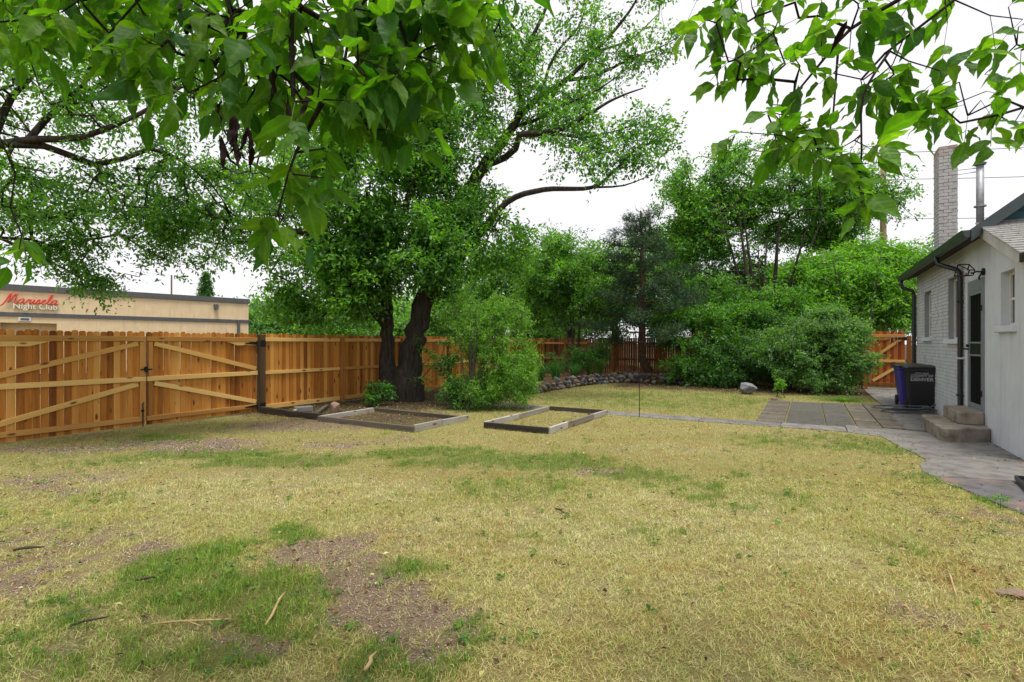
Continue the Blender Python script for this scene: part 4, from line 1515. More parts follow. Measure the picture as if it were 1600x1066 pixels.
def clump_leaves(centres, per, rad, L, asp, pal, flat=.65, droop=.25, lvar=.3, upn=.9, cvar=.18):
    """leaves spread around every clump centre"""
    C_ = np.asarray(centres, float)
    m = len(C_)
    n = m * per
    c = np.repeat(C_, per, 0)
    ns = 5                                              # sprigs in a clump, leaves set along them
    sd = unit(rng.normal(size=(m, ns, 3)).reshape(-1, 3) * np.array([1, 1, flat]) - np.array([0, 0, droop * .5])).reshape(m, ns, 3)
    pickd = sd[np.repeat(np.arange(m), per), rng.integers(0, ns, n)]
    tt_ = rng.uniform(.0, 2.1, (n, 1)) * rad
    pos = c + pickd * tt_ + rng.normal(size=(n, 3)) * rad * .22 - np.array([0, 0, 1]) * (tt_ ** 2) * droop / max(rad, .01) * .25
    d = unit(pickd * .8 + rng.normal(size=(n, 3)) * .75) - np.array([0, 0, droop])
    nr = unit(rng.normal(size=(n, 3)) * .75 + np.array([0, 0, upn]))
    ln = L * (1 + lvar * rng.uniform(-1, 1, n))
    pal = np.array(pal)
    ci = np.repeat(rng.integers(0, len(pal), m), per)
    own = rng.integers(0, len(pal), n)
    pick = np.where(rng.random(n) < .6, ci, own)
    tint = pal[pick] * (1 + cvar * rng.normal(size=(n, 1)))
    return pos, d, nr, ln, ln * asp, np.clip(tint, .004, 1)


def blob_points(blobs, n, gap=1.9):
    """points through a set of ellipsoids (x,y,z,rx,ry,rz,weight)"""
    B = np.array(blobs, float)
    vol = B[:, 3] * B[:, 4] * B[:, 5] * B[:, 6]
    m = n * 5
    k = rng.choice(len(B), m, p=vol / vol.sum())
    v = unit(rng.normal(size=(m, 3))) * (rng.random((m, 1)) ** .45)
    p = B[k, :3] + v * B[k, 3:6] * (1 + .12 * rng.normal(size=(m, 1)))
    fr = gap / np.mean(np.minimum(B[:, 3], B[:, 5]))
    x, y, z = p.T * fr
    nz = (vnoise(x, z, 5) + vnoise(y + 7, z + 3, 9) + vnoise(x + 5, y, 13)) / 3 + .25 * (vnoise(x * 2.6, z * 2.6, 3) - .5)
    keep = np.argsort(-(nz + .045 * rng.normal(size=m)))[:int(m * .45)]        # boughs with gaps between them
    return p[rng.permutation(keep)[:n]]


def px_blob(px, py, Y, rx, ry, depth, w=1.0):
    c = W(px, py, Y)
    return (c[0], c[1], c[2], rx * Y / F, depth, ry * Y / F, w)


PAL_ELM = [(0.0653, 0.1812, 0.0319), (0.0943, 0.2392, 0.0406), (0.0508, 0.145, 0.0377), (0.1232, 0.2755, 0.0508), (0.0725, 0.1885, 0.058)]
PAL_BRIGHT = [(0.104, 0.26, 0.0325), (0.143, 0.325, 0.039), (0.091, 0.221, 0.039), (0.169, 0.351, 0.0585)]
PAL_DARK = [(0.0405, 0.1148, 0.0297), (0.0607, 0.1553, 0.0405), (0.0338, 0.0945, 0.0338), (0.0675, 0.1755, 0.0378)]
PAL_GREY = [(0.0875, 0.175, 0.0813), (0.1125, 0.2125, 0.1063), (0.0688, 0.15, 0.0625), (0.1375, 0.2375, 0.125)]
PAL_WILLOW = [(0.13, 0.299, 0.039), (0.182, 0.364, 0.0585), (0.104, 0.247, 0.0325), (0.208, 0.364, 0.078)]
PAL_PINE = [(.035, .085, .035), (.048, .11, .045), (.07, .13, .06), (.03, .07, .032)]


def tree(name, label, loc, limbs, blobs, clumps, per, rad, L, asp, pal, bark=M_BARK, lm=M_LEAF, cat='tree', group=None, trunk='trunk', extra=None,
         twig=.3, lift=.1, r0=.006, droop=.25, flat=.65, maxr=.05, trunk_n=14, rough=.1, upn=.9, crown='crown', tnames='branches'):
    e = empty(name, loc, 0, label, cat, group)
    loc = np.array(loc, float)
    sk = Skel()
    for lb in limbs:
        sk.limb(np.array(lb['p']), lb.get('r0', .1), lb.get('r1', .03), lb.get('step', .22), lb.get('wob', .03), lb.get('start', None), lb.get('r'))
    T = blob_points(blobs, clumps)
    if extra is not None: T = np.vstack([T, extra])
    T = T[T[:, 2] > .12]
    sk.grow(T, twig, lift, r0=r0, maxr=maxr)
    groups = sk.rooted()
    for ch in groups:
        me = sk.mesh_chains(trunk, ch, trunk_n, rough); me.transform(Matrix.Translation(-Vector(loc)))
        link(trunk, me, bark, e)
    me = sk.mesh_twigs('branches'); me.transform(Matrix.Translation(-Vector(loc)))
    tag(link(tnames, me, bark, e), kind='stuff')
    q = clump_leaves(T, per, rad, L, asp, pal, flat, droop, upn=upn)
    me = leaves_mesh(crown, *q); me.transform(Matrix.Translation(-Vector(loc)))
    link(crown, me, lm, e)
    return e


# --- the big twin-trunked tree by the fence
TB = G(626, 626)
def wp_(*rows): return [W(*r) for r in rows]
tree('elm_tree', 'big dark twin-trunked tree against the cedar fence behind the raised bed', tuple(TB), [
    dict(p=[TB + np.array([-.20, .05, -.1]), TB + np.array([-.22, .05, .25])] + wp_((605, 570, 14.6), (606, 520, 14.6), (604, 480, 14.5), (600, 430, 14.3), (585, 370, 14.1), (575, 300, 14)), r=[.42, .25, .18, .17, .155, .14, .11, .09, .06], start=False),
    dict(p=[TB + np.array([.22, 0, -.1]), TB + np.array([.20, 0, .25])] + wp_((641, 575, 14.4), (648, 530, 14.4), (662, 480, 14.5), (676, 440, 14.6), (695, 385, 14.8), (722, 320, 15), (745, 275, 15.1), (775, 235, 15.2), (803, 195, 15.3), (816, 165, 15.4)), r=[.52, .35, .28, .27, .27, .25, .23, .20, .17, .145, .12, .09], start=False),
    dict(p=wp_((816, 165, 15.4), (812, 130, 15.4), (822, 80, 15.4), (850, 20, 15.3), (870, -40, 15.2)), r0=.09, r1=.03),
    dict(p=wp_((800, 200, 15.3), (818, 175, 15.6), (845, 150, 15.9), (890, 120, 16.2), (930, 80, 16.4), (975, 30, 16.6), (1000, -10, 16.8)), r0=.10, r1=.03),
    dict(p=wp_((890, 125, 16.2), (930, 118, 16.4), (980, 95, 16.6), (1040, 70, 17), (1065, 52, 17)), r0=.06, r1=.012),
    dict(p=wp_((760, 258, 15.1), (790, 245, 14.9), (806, 232, 14.7), (812, 212, 14.5), (860, 206, 14.3), (900, 190, 14.2), (960, 155, 14.1), (1005, 138, 14)), r0=.11, r1=.015),
    dict(p=wp_((662, 485, 14.5), (700, 425, 14.3), (745, 372, 14.2), (792, 316, 14.1), (850, 296, 14), (925, 293, 14), (965, 262, 14), (1000, 228, 14), (1030, 200, 14)), r=[.14, .12, .105, .09, .075, .06, .045, .03, .012]),
    dict(p=wp_((822, 80, 15.4), (800, 40, 15.2), (770, 10, 15), (740, -30, 14.9)), r0=.05, r1=.012),
    dict(p=wp_((845, 150, 15.9), (865, 90, 15.8), (905, 40, 15.8), (920, -10, 15.8)), r0=.055, r1=.012),
    dict(p=wp_((930, 80, 16.4), (985, 62, 16.6), (1030, 20, 16.8)), r0=.04, r1=.01),
    dict(p=wp_((860, 206, 14.3), (910, 215, 14.2), (960, 205, 14.2), (1010, 190, 14.1)), r0=.04, r1=.008),
    dict(p=wp_((925, 293, 14), (975, 290, 13.9), (1020, 272, 13.8)), r0=.035, r1=.008),
    dict(p=wp_((803, 195, 15.3), (830, 190, 15.0), (880, 165, 14.8), (935, 140, 14.6), (990, 100, 14.5)), r0=.05, r1=.008),
    dict(p=wp_((603, 505, 14.5), (575, 470, 14.1), (552, 435, 13.8), (540, 415, 13.6), (520, 380, 13.2), (470, 362, 12.8), (415, 362, 12.4), (370, 345, 12), (335, 335, 11.8), (300, 290, 11.6)), r=[.17, .15, .13, .12, .10, .08, .07, .055, .045, .02]),
    dict(p=wp_((600, 470, 14.5), (572, 450, 14.9), (556, 428, 15.2), (530, 400, 15.6), (480, 380, 16)), r0=.11, r1=.03),
    dict(p=wp_((600, 430, 14.3), (620, 370, 14), (640, 300, 13.8), (650, 240, 13.7), (640, 180, 13.6)), r0=.13, r1=.03),
    dict(p=wp_((585, 370, 14.1), (540, 310, 13.8), (500, 260, 13.6), (470, 200, 13.5)), r0=.09, r1=.02),
    dict(p=wp_((716, 335, 15), (712, 290, 14.8), (700, 262, 14.6), (690, 240, 14.5)), r0=.10, r1=.04),
], [
    px_blob(600, 310, 14, 160, 110, 1.9, 1.05), px_blob(670, 380, 13.6, 105, 70, 1.4, 1.0), px_blob(530, 420, 13.6, 100, 55, 1.4, 1.5), px_blob(500, 470, 13.8, 100, 40, 1.3, 1.8),
    px_blob(690, 230, 14.6, 110, 80, 1.6, .8), px_blob(560, 210, 14, 130, 80, 1.7, .9), px_blob(830, 120, 15.4, 120, 110, 1.7, .27), px_blob(870, 200, 15, 90, 55, 1.5, .42),
    px_blob(960, 70, 16.4, 100, 70, 1.5, .24), px_blob(990, 230, 14.2, 70, 55, 1.2, .9), px_blob(930, 260, 14.2, 55, 45, 1.2, .35), px_blob(740, 80, 15, 120, 110, 1.8, .3),
    px_blob(790, 390, 14.3, 60, 50, 1.1, .7), px_blob(420, 300, 12.6, 90, 60, 1.4, .6), px_blob(340, 330, 11.8, 70, 60, 1.0, .6), px_blob(560, 390, 13.5, 60, 35, .8, .8),
    px_blob(720, 320, 14.4, 70, 60, 1.2, .7), px_blob(820, 10, 15.4, 120, 90, 1.7, .25), px_blob(710, 445, 13.9, 45, 38, .8, 1.0), px_blob(1000, -60, 16.5, 120, 60, 1.5, .3),
], 2500, 44, .24, .118, .52, PAL_ELM + PAL_BRIGHT[:2], trunk_n=18, rough=.09, r0=.0055, twig=.28, extra=np.array([W(690, 560, 14.2), W(676, 572, 14.1), W(655, 545, 14.1), W(700, 566, 14.2), W(660, 590, 14.1)]))

# --- neighbour's tree reaching in over the gate from outside the picture
NB_ = np.array([-9.9, 6.6, 0])
tree('leaning_tree', 'loose small-leaved tree reaching over the driveway gate from beyond the picture edge', tuple(NB_), [
    dict(p=[NB_ + np.array([0, 0, -.1]), NB_ + np.array([.05, 0, .6]), NB_ + np.array([.25, .1, 1.8]), NB_ + np.array([.6, .3, 3.0]), NB_ + np.array([.8, .5, 4.4]), NB_ + np.array([1.2, .7, 6])], r=[.3, .25, .22, .19, .14, .06], start=False),
    dict(p=[NB_ + np.array([.6, .3, 3.0])] + wp_((-60, 235, 6.8), (0, 226, 6.9), (60, 218, 7), (130, 214, 7.1), (190, 190, 7.3), (250, 160, 7.5), (300, 120, 7.7)), r=[.10, .075, .07, .062, .05, .04, .03, .015]),
    dict(p=wp_((20, 226, 6.9), (70, 228, 7.1), (110, 242, 7.3), (150, 258, 7.5), (195, 248, 7.8), (235, 232, 8), (290, 255, 8.3), (330, 288, 8.6), (350, 315, 8.8)), r=[.045, .045, .04, .036, .032, .026, .02, .015, .01]),
    dict(p=wp_((-20, 228, 6.9), (20, 150, 7), (45, 125, 7)), r0=.06, r1=.03),
    dict(p=wp_((45, 218, 7), (75, 185, 7.1), (110, 152, 7.3), (150, 110, 7.6)), r0=.045, r1=.015),
    dict(p=[NB_ + np.array([.5, .25, 2.6])] + wp_((-60, 390, 7.2), (0, 372, 7.6), (50, 374, 7.9), (95, 390, 8.2), (115, 400, 8.4)), r=[.06, .05, .035, .028, .02, .012]),
    dict(p=wp_((0, 372, 7.6), (60, 400, 7.8), (110, 425, 8), (150, 450, 8.1)), r0=.025, r1=.012),
], [
    px_blob(120, 330, 8, 150, 70, 1.2, .9), px_blob(300, 340, 8.8, 130, 60, 1.1, .65), px_blob(120, 150, 7.4, 150, 90, 1.2, .45), px_blob(250, 260, 8.2, 100, 60, 1.0, .5),
    px_blob(150, 432, 8.1, 52, 34, .45, 2.2), px_blob(60, 400, 7.9, 70, 40, .6, .6), px_blob(380, 250, 8.8, 100, 70, 1.0, .55), px_blob(260, 400, 8.6, 90, 30, .8, .7), px_blob(0, 290, 7.4, 90, 60, .9, .6),
    px_blob(300, 100, 8.3, 150, 90, 1.2, .3), px_blob(400, 390, 9.2, 60, 25, .7, .5), px_blob(30, 40, 7.2, 150, 80, 1.2, .4),
], 1150, 34, .15, .068, .48, PAL_ELM[1:] + PAL_BRIGHT[:2], r0=.0045, twig=.22, extra=None)

# --- feathery shrub in the middle
SB = G(742, 640)
rs = []
for i in range(15):
    an = rng.uniform(0, 6.28); sp_ = rng.uniform(.25, 1.05)
    rs.append(dict(p=[SB + np.array([math.cos(an) * .12, math.sin(an) * .12, -.05]), SB + np.array([math.cos(an) * sp_ * .45 + .05, math.sin(an) * sp_ * .4, 1.0]), SB + np.array([math.cos(an) * sp_ + .25, math.sin(an) * sp_ * .8, rng.uniform(1.7, 2.6)])], r0=.022, r1=.007, start=False, step=.15))
tree('willow_shrub', 'feathery light green shrub with many thin stems between the beds', tuple(SB), rs, [
    px_blob(770, 530, 12.8, 55, 50, .75, 1.0), px_blob(795, 575, 12.6, 45, 45, .7, 1.2), px_blob(735, 500, 13, 45, 40, .6, .7), px_blob(790, 500, 12.9, 40, 35, .6, .9), px_blob(745, 610, 12.5, 50, 28, .6, 1.0), px_blob(800, 610, 12.4, 32, 24, .5, 1.0),
], 950, 60, .12, .075, .24, PAL_WILLOW, bark=M_BARK_GREY, lm=M_LEAF_THIN, cat='shrub', trunk='stem', crown='foliage', r0=.004, twig=.16, droop=.05, flat=.9, trunk_n=6, rough=.0, maxr=.012)
tree('dark_shrub', 'low dark leafy shrub at the foot of the feathery one', tuple(G(712, 642)), [dict(p=[G(712, 642), G(712, 642) + np.array([.0, 0, .35])], r0=.02, r1=.01, start=False, step=.1), dict(p=[G(730, 645), G(730, 645) + np.array([.05, 0, .4])], r0=.02, r1=.01, start=False, step=.1)], [
    px_blob(712, 612, 12.4, 26, 26, .4), px_blob(738, 625, 12.2, 34, 16, .4), px_blob(700, 560, 12.9, 22, 40, .3, .5)], 90, 46, .10, .06, .5, PAL_DARK, cat='shrub', trunk='stem', crown='foliage', r0=.004, twig=.12, trunk_n=6, maxr=.01)
tree('sapling', 'small bright sucker shoots at the foot of the big trunk', tuple(G(592, 636)), [dict(p=[G(592, 636), G(592, 636) + np.array([0, 0, .3])], r0=.012, r1=.006, start=False, step=.1)], [
    px_blob(592, 615, 13, 24, 16, .25)], 34, 34, .09, .075, .6, PAL_DARK[:2] + PAL_ELM[:2], cat='shrub', trunk='stem', crown='foliage', r0=.003, twig=.1, trunk_n=6, maxr=.01)

# --- thin-stemmed trees on the planting bed
BT = AB(20.3, -8.6, .3)
BT = np.array(BT)
def stems(base, n, spread, h, lean=(0, 0), r0=.035):
    out = []
    for i in range(n):
        an = i / n * 6.28 + rng.uniform(-.4, .4); s = spread * rng.uniform(.4, 1.1)
        out.append(dict(p=[base + np.array([math.cos(an) * .18, math.sin(an) * .15, -.1]), base + np.array([math.cos(an) * s * .35 + lean[0] * .3, math.sin(an) * s * .35, h * .35]), base + np.array([math.cos(an) * s * .7 + lean[0] * .7, math.sin(an) * s * .6, h * .7]), base + np.array([math.cos(an) * s + lean[0], math.sin(an) * s * .8, h * rng.uniform(.85, 1.05)])], r0=r0 * rng.uniform(.7, 1.2), r1=.012, start=False, step=.3))
    return out
tree('young_tree', 'thin-stemmed light green tree on the bed between shrub and pine', tuple(BT), stems(BT, 7, 1.1, 4.6), [
    px_blob(860, 420, 22, 70, 50, 1.3), px_blob(900, 455, 21.8, 55, 45, 1.2), px_blob(835, 470, 22.4, 50, 45, 1.1, .8), px_blob(880, 380, 22.4, 50, 35, 1.0, .7), px_blob(920, 410, 22, 40, 40, 1.0)], 760, 42, .24, .125, .42, PAL_BRIGHT + PAL_ELM, bark=M_BARK_GREY, r0=.007, twig=.35)

# --- the pine
PB = np.array(AB(19.9, -5.0, .3))
rs = [dict(p=[np.array([5.78, 21.5, .1]), W(1014, 580, 21.4), W(1006, 560, 21.2), W(1003, 530, 21.0), W(1003, 450, 20.8), W(1002, 380, 20.9), W(1001, 330, 21)], r=[.17, .15, .13, .12, .09, .06, .03], start=False)]
tips = []
for k in range(40):
    z0 = 1.5 + (k / 40) ** 1.0 * 5.4
    an = k * 2.4 + rng.uniform(-.3, .3)
    ln = min(2.5, .4 + (7.0 - z0) * .72) * rng.uniform(.5, 1.2)
    c0 = np.array([np.interp(z0, [.3, 2, 7], [5.5, 5.25, 5.27]), np.interp(z0, [.3, 2, 7], [19.9, 20.6, 21]), z0])
    c1 = c0 + np.array([math.cos(an) * ln, math.sin(an) * ln * .8, ln * .12])
    rs.append(dict(p=[c0, (c0 + c1) / 2 + np.array([0, 0, -.10]), c1], r0=.035, r1=.01))
    for f in np.linspace(.3, 1, 3 + int(ln * 3)):
        for q in range(3):
            tips.append(c0 * (1 - f) + c1 * f + rng.normal(size=3) * np.array([.20, .20, .10]) * min(1, ln))
pine = tree('pine_tree', 'dark blue-green pine with leaning foot above the stone wall', tuple(rs[0]['p'][0]), rs, [px_blob(1001, 330, 21, 12, 14, .3)], 12, 1, .1, .05, .1, PAL_PINE, bark=M_BARK_RED, r0=.006, extra=np.array(tips), lm=M_NEEDLE, lift=.0)
# needle tufts replace the plain leaves of the crown
old = [o for o in pine.children if o.name.startswith('crown')][0]
bpy.data.objects.remove(old)
tp = np.array(tips)
per = 34
c = np.repeat(tp, per, 0)
d = unit(rng.normal(size=(len(c), 3)) + np.array([0, 0, .35]))
pos = c + rng.normal(size=c.shape) * .10
ti = np.array(PAL_PINE)[np.repeat(rng.integers(0, 4, len(tp)), per)] * (1 + .2 * rng.normal(size=(len(c), 1)))
me = leaves_mesh('crown', pos, d, unit(rng.normal(size=c.shape)), rng.uniform(.13, .21, len(c)), .022, np.clip(ti, .004, 1), .05)
me.transform(Matrix.Translation(-pine.location))
link('crown', me, M_NEEDLE, pine)

# --- trees and shrubs along the back
def simple_tree(name, label, base, n_st, h, blobs, clumps, per, rad, L, asp, pal, r0s=.08, bark=M_BARK, **kw):
    base = np.array(base, float)
    return tree(name, label, tuple(base), stems(base, n_st, kw.pop('spread', 1.2), h, r0=r0s), blobs, clumps, per, rad, L, asp, pal, bark=bark, **kw)

simple_tree('spreading_tree', 'tall many-stemmed tree rising behind the back fence beneath the hanging twigs', AB(24.0, -1.6), 8, 7.2, [
    px_blob(1160, 300, 25, 110, 55, 1.9), px_blob(1110, 360, 24.6, 75, 70, 1.7), px_blob(1230, 330, 25, 95, 60, 1.9), px_blob(1300, 330, 25, 80, 60, 1.8, .9), px_blob(1140, 250, 25.6, 50, 35, 1.3, .8), px_blob(1370, 310, 25, 60, 50, 1.5, .8),
    px_blob(1090, 440, 24.4, 50, 50, 1.4, .8), px_blob(1330, 270, 25.5, 60, 40, 1.4, .6), px_blob(1180, 400, 24.5, 60, 40, 1.6, .45), px_blob(1250, 430, 24.4, 60, 50, 1.5, .8), px_blob(1240, 250, 25.4, 60, 40, 1.4, .6), px_blob(1060, 350, 26, 45, 70, 1.4, .8), px_blob(1080, 285, 25.6, 45, 40, 1.3, .7), px_blob(1150, 450, 25.5, 90, 40, 1.6, .8), px_blob(1280, 400, 25, 70, 40, 1.4, .8)],
    2000, 46, .30, .16, .42, PAL_BRIGHT[:3] + PAL_ELM[:3], r0s=.16, spread=2.3, r0=.008, twig=.45)
simple_tree('leafy_tree', 'bright green spreading tree behind the side gate by the house', AB(23.6, 1.6), 5, 4.6, [
    px_blob(1340, 440, 20.5, 80, 40, 1.5), px_blob(1300, 480, 20, 70, 35, 1.4), px_blob(1390, 470, 20.4, 48, 45, 1.3), px_blob(1270, 440, 21, 55, 40, 1.4, .8), px_blob(1400, 410, 21, 35, 28, 1.0, .8), px_blob(1350, 390, 21.5, 55, 25, 1.2, .7), px_blob(1395, 500, 19.8, 36, 14, .7, .9), px_blob(1230, 490, 20.6, 40, 25, 1.0)],
    900, 52, .26, .16, .36, PAL_BRIGHT, r0s=.09, spread=1.6, r0=.007, twig=.4, bark=M_BARK_GREY)
simple_tree('understory_shrub', 'green shrub hanging over the back fence right of the pine', AB(20.4, -2.6), 6, 2.6, [
    px_blob(1110, 500, 20.0, 60, 35, 1.2), px_blob(1085, 545, 19.6, 48, 35, 1.0), px_blob(1150, 540, 19.3, 50, 40, 1.0), px_blob(1130, 580, 19.0, 45, 28, .8, .7), px_blob(1060, 500, 20.4, 40, 40, 1.0), px_blob(1180, 500, 19.6, 45, 35, 1.0), px_blob(1070, 570, 19.4, 32, 30, .8), px_blob(1130, 460, 20.6, 60, 30, 1.0), px_blob(1215, 470, 20, 45, 30, 1.0)],
    820, 48, .20, .11, .46, PAL_ELM + PAL_BRIGHT[:2], r0s=.04, spread=1.1, r0=.006, twig=.3, cat='shrub', trunk='stem', crown='foliage')
simple_tree('lilac_bush', 'broad grey-green rounded bush behind the patio', G(1285, 612), 9, 2.3, [
    px_blob(1285, 525, 16.8, 62, 38, 1.1), px_blob(1308, 560, 16.5, 50, 35, 1.0), px_blob(1245, 555, 16.8, 52, 34, 1.0), px_blob(1275, 580, 16.3, 60, 24, .9, .8), px_blob(1210, 540, 17.2, 35, 30, .8), px_blob(1328, 530, 17, 26, 26, .6), px_blob(1290, 495, 17, 30, 18, .7), px_blob(1300, 596, 16.0, 55, 14, .6, .8)],
    980, 52, .15, .075, .6, PAL_GREY + PAL_ELM[1:4:2], r0s=.035, spread=1.0, r0=.005, twig=.25, cat='shrub', trunk='stem', crown='foliage')
simple_tree('hedge_shrub', 'dark shrub in the shade between boulder and back fence', AB(20.6, -.4), 7, 2.0, [
    px_blob(1190, 560, 18.6, 50, 35, .9), px_blob(1150, 590, 18.4, 40, 16, .7, .7), px_blob(1220, 520, 19, 40, 30, .9), px_blob(1095, 590, 18.8, 40, 18, .7, .7), px_blob(1230, 575, 18, 40, 25, .7), px_blob(1120, 560, 18.8, 45, 28, .7)],
    520, 44, .18, .09, .5, PAL_DARK, r0s=.03, spread=.9, r0=.005, twig=.25, cat='shrub', trunk='stem', crown='foliage')
simple_tree('small_shoot', 'single leafy shoot by the brick at the patio corner', G(1219, 622), 2, .7, [px_blob(1221, 602, 15, 10, 18, .15)], 22, 22, .06, .06, .6, PAL_BRIGHT, r0s=.01, spread=.12, r0=.003, twig=.12, cat='plant', trunk='stem', crown='foliage', trunk_n=6)

# --- far trees beyond the fence
far = [(1030, 430, 31, 60, 75, 'leafy green tree beyond the fence between pine and spreading tree'), (890, 440, 33, 60, 60, 'leafy green tree beyond the fence behind the thin-stemmed tree'), (440, 505, 52, 62, 40, 'rounded pale green tree far beyond the fence by the nightclub corner'), (540, 500, 48, 70, 45, 'green tree far beyond the fence behind the big trunk'), (720, 470, 40, 80, 60, 'hazy green tree beyond the fence right of the trunk'), (800, 440, 36, 60, 70, 'tall green tree beyond the fence above the feathery shrub'),
       (960, 440, 34, 60, 70, 'green tree beyond the back fence behind the pine'), (1440, 440, 45, 60, 70, 'green tree beyond the house roof corner'), (640, 495, 60, 60, 40, 'low distant tree seen between the twin trunks'), (870, 500, 46, 70, 40, 'pale green tree far beyond the young thin-stemmed tree')]
for px, py, Y, rx, ry, lb in far:
    c = W(px, py, Y)
    b = np.array([c[0], c[1], 0])
    k = Y / F
    tree('distant_tree', lb, tuple(b), [dict(p=[b - np.array([0, 0, .1]), b + np.array([0.1, 0, c[2] * .6]), b + np.array([0, 0, c[2]])], r=[.3, .22, .12], start=False, step=.6)],
         [px_blob(px, py, Y, rx, ry, rx * k, 1), px_blob(px - rx * .5, py + ry * .3, Y, rx * .5, ry * .5, rx * k * .6), px_blob(px + rx * .5, py + ry * .2, Y, rx * .55, ry * .6, rx * k * .6), px_blob(px, py + ry * .7, Y, rx * .8, ry * .5, rx * k * .7)],
         300, 46, .016 * Y, .0062 * Y, .6, [tuple(np.array(q) * 1.1) for q in PAL_GREY[:2] + PAL_BRIGHT[:2]], r0=.012, twig=.9, group='distant trees')
# small spruce top beyond the nightclub
sb_ = W(322, 447, 55)
b = np.array([sb_[0], sb_[1], 0])
tp = []
for z in np.linspace(5, 9.1, 46):
    r_ = (9.2 - z) * .28
    for q in range(5):
        an = rng.uniform(0, 6.28); tp.append([b[0] + math.cos(an) * r_ * rng.uniform(.4, 1), b[1] + math.sin(an) * r_, z])
tree('spruce_tree', 'narrow spruce tip showing above the nightclub roof', tuple(b), [dict(p=[b, b + np.array([0, 0, 4.]), b + np.array([0, 0, 9.1])], r=[.2, .12, .03], start=False, step=.5)], [px_blob(322, 449, 55, 1, 2, .1)], 8, 26, .2, .24, .3, PAL_DARK, extra=np.array(tp), droop=.4)

# ------------------------------------------------------------------ the near tree whose twigs hang into the picture
t = NT('near_leaf')
at = t.n('Attribute', attribute_name='tint')
lc = t.n('Attribute', attribute_name='lc')
sp = t.n('SeparateXYZ'); t.l(lc.outputs['Vector'], sp.inputs[0])
oi = t.n('ObjectInfo')
au = t.math('ABSOLUTE', sp.outputs[0])
mid = t.ramp(au, [(.0, (1, 1, 1)), (.022, (.6, .6, .6)), (.05, (0, 0, 0))])
ph = t.math('SUBTRACT', sp.outputs[1], t.math('MULTIPLY', au, .75))
sv = t.math('SINE', t.math('MULTIPLY', ph, 44.0))
side = t.ramp(sv, [(.86, (0, 0, 0)), (1.0, (.45, .45, .45))])
hs = t.n('HueSaturation')
t.l(at.outputs['Color'], hs.inputs['Color'])
t.l(t.math('ADD', t.math('MULTIPLY', oi.outputs['Random'], .5), .75), hs.inputs['Value'])
t.l(t.math('ADD', t.math('MULTIPLY', oi.outputs['Random'], -.03), .525), hs.inputs['Hue'])
nz = t.noise(lc.outputs['Vector'], 9, 4, .6)
c = t.mix(t.math('MULTIPLY', nz, .5), hs.outputs[0], t.mix(1.0, hs.outputs[0], (.6, .62, .6), 'MULTIPLY'))
vein = t.mix(1.0, mid, side, 'LIGHTEN')
c = t.mix(t.math('MULTIPLY', vein, .55), c, t.mix(1.0, hs.outputs[0], (1.7, 1.5, 1.6), 'MULTIPLY'))
b_ = t.bsdf(c, .5, .22, bump=t.math('ADD', sv, nz), bstr=.12, bdist=.004)
tr = t.n('BsdfTranslucent')
t.l(t.mix(1.0, c, (2.1, 2.4, .4), 'MULTIPLY'), tr.inputs[0])
mx = t.n('MixShader'); mx.inputs[0].default_value = .49
t.l(b_, mx.inputs[1]); t.l(tr.outputs[0], mx.inputs[2])
M_NEARLEAF = t.done(mx.outputs[0])


def leaflet(seed):
    """pointed leaf with a few coarse teeth, folded along the midrib, unit length along +y"""
    r_ = np.random.default_rng(100 + seed)
    prof = [(0, .0), (.10, .13), (.22, .225), (.34, .255), (.45, .245), (.53, .25), (.60, .19), (.69, .175), (.76, .11), (.88, .055), (1.0, 0.0)]
    w = r_.uniform(.72, .98)
    fold, curl, twist = r_.uniform(.08, .50), r_.uniform(-.08, .50), r_.uniform(-.22, .22)
    V, A, Fc = [], [], []
    rows = []
    for i, (v_, h) in enumerate(prof):
        z0 = -curl * v_ * v_ + .03 * math.sin(v_ * 9 + seed)
        xs_ = [0] if h == 0 else [-h * w * r_.uniform(.92, 1.08), 0, h * w * r_.uniform(.92, 1.08)]
        ids = []
        for x in xs_:
            ids.append(len(V))
            V.append((x + twist * v_ * v_, v_, z0 + abs(x) * fold + .02 * math.sin(v_ * 19 + x * 9 + seed) + .03 * x * math.sin(v_ * 7 + seed * 2)))
            A.append((x, v_, 0, 1))
        rows.append(ids)
    for i in range(len(rows) - 1):
        a, b = rows[i], rows[i + 1]
        if len(a) == 1: Fc += [(a[0], b[1], b[0]), (a[0], b[2], b[1])]
        elif len(b) == 1: Fc += [(a[0], a[1], b[0]), (a[1], a[2], b[0])]
        else: Fc += [(a[0], a[1], b[0]), (a[1], b[1], b[0]), (a[1], a[2], b[1]), (a[2], b[2], b[1])]
    return np.array(V), np.array(Fc), np.array(A)


NEAR_PAL = [(.060, .150, .014), (.045, .120, .014), (.080, .175, .018), (.050, .130, .018), (.095, .19, .02), (.055, .14, .012)]
LV = [leaflet(i) for i in range(12)]
LM = []
for i, (V, Fc, A) in enumerate(LV):
    me = mesh_np('leaf', V, Fc, True, {'tint': np.tile(np.array([*NEAR_PAL[i % 6], 1.0]), (len(V), 1)), 'lc': A})
    me.materials.append(M_NEARLEAF)
    LM.append(me)
M_TWIG = bark_mat('near_bark', (.02, .017, .013), (.07, .058, .042), 3)
NT_B = np.array([1.3, -2.7, 0])
near = empty('overhanging_tree', tuple(NT_B), 0, 'broad-leaved tree whose twigs and large leaves hang in front of the view', 'tree')
sk = Skel()
sk.limb([NT_B + np.array([0, 0, -.1]), NT_B + np.array([.03, 0, .8]), NT_B + np.array([0, .05, 1.8]), NT_B + np.array([-.1, .2, 2.7]), NT_B + np.array([-.1, .3, 4.2])], 0, 0, r=[.28, .22, .19, .17, .08], start=False)
T0 = NT_B + np.array([-.1, .2, 2.7])
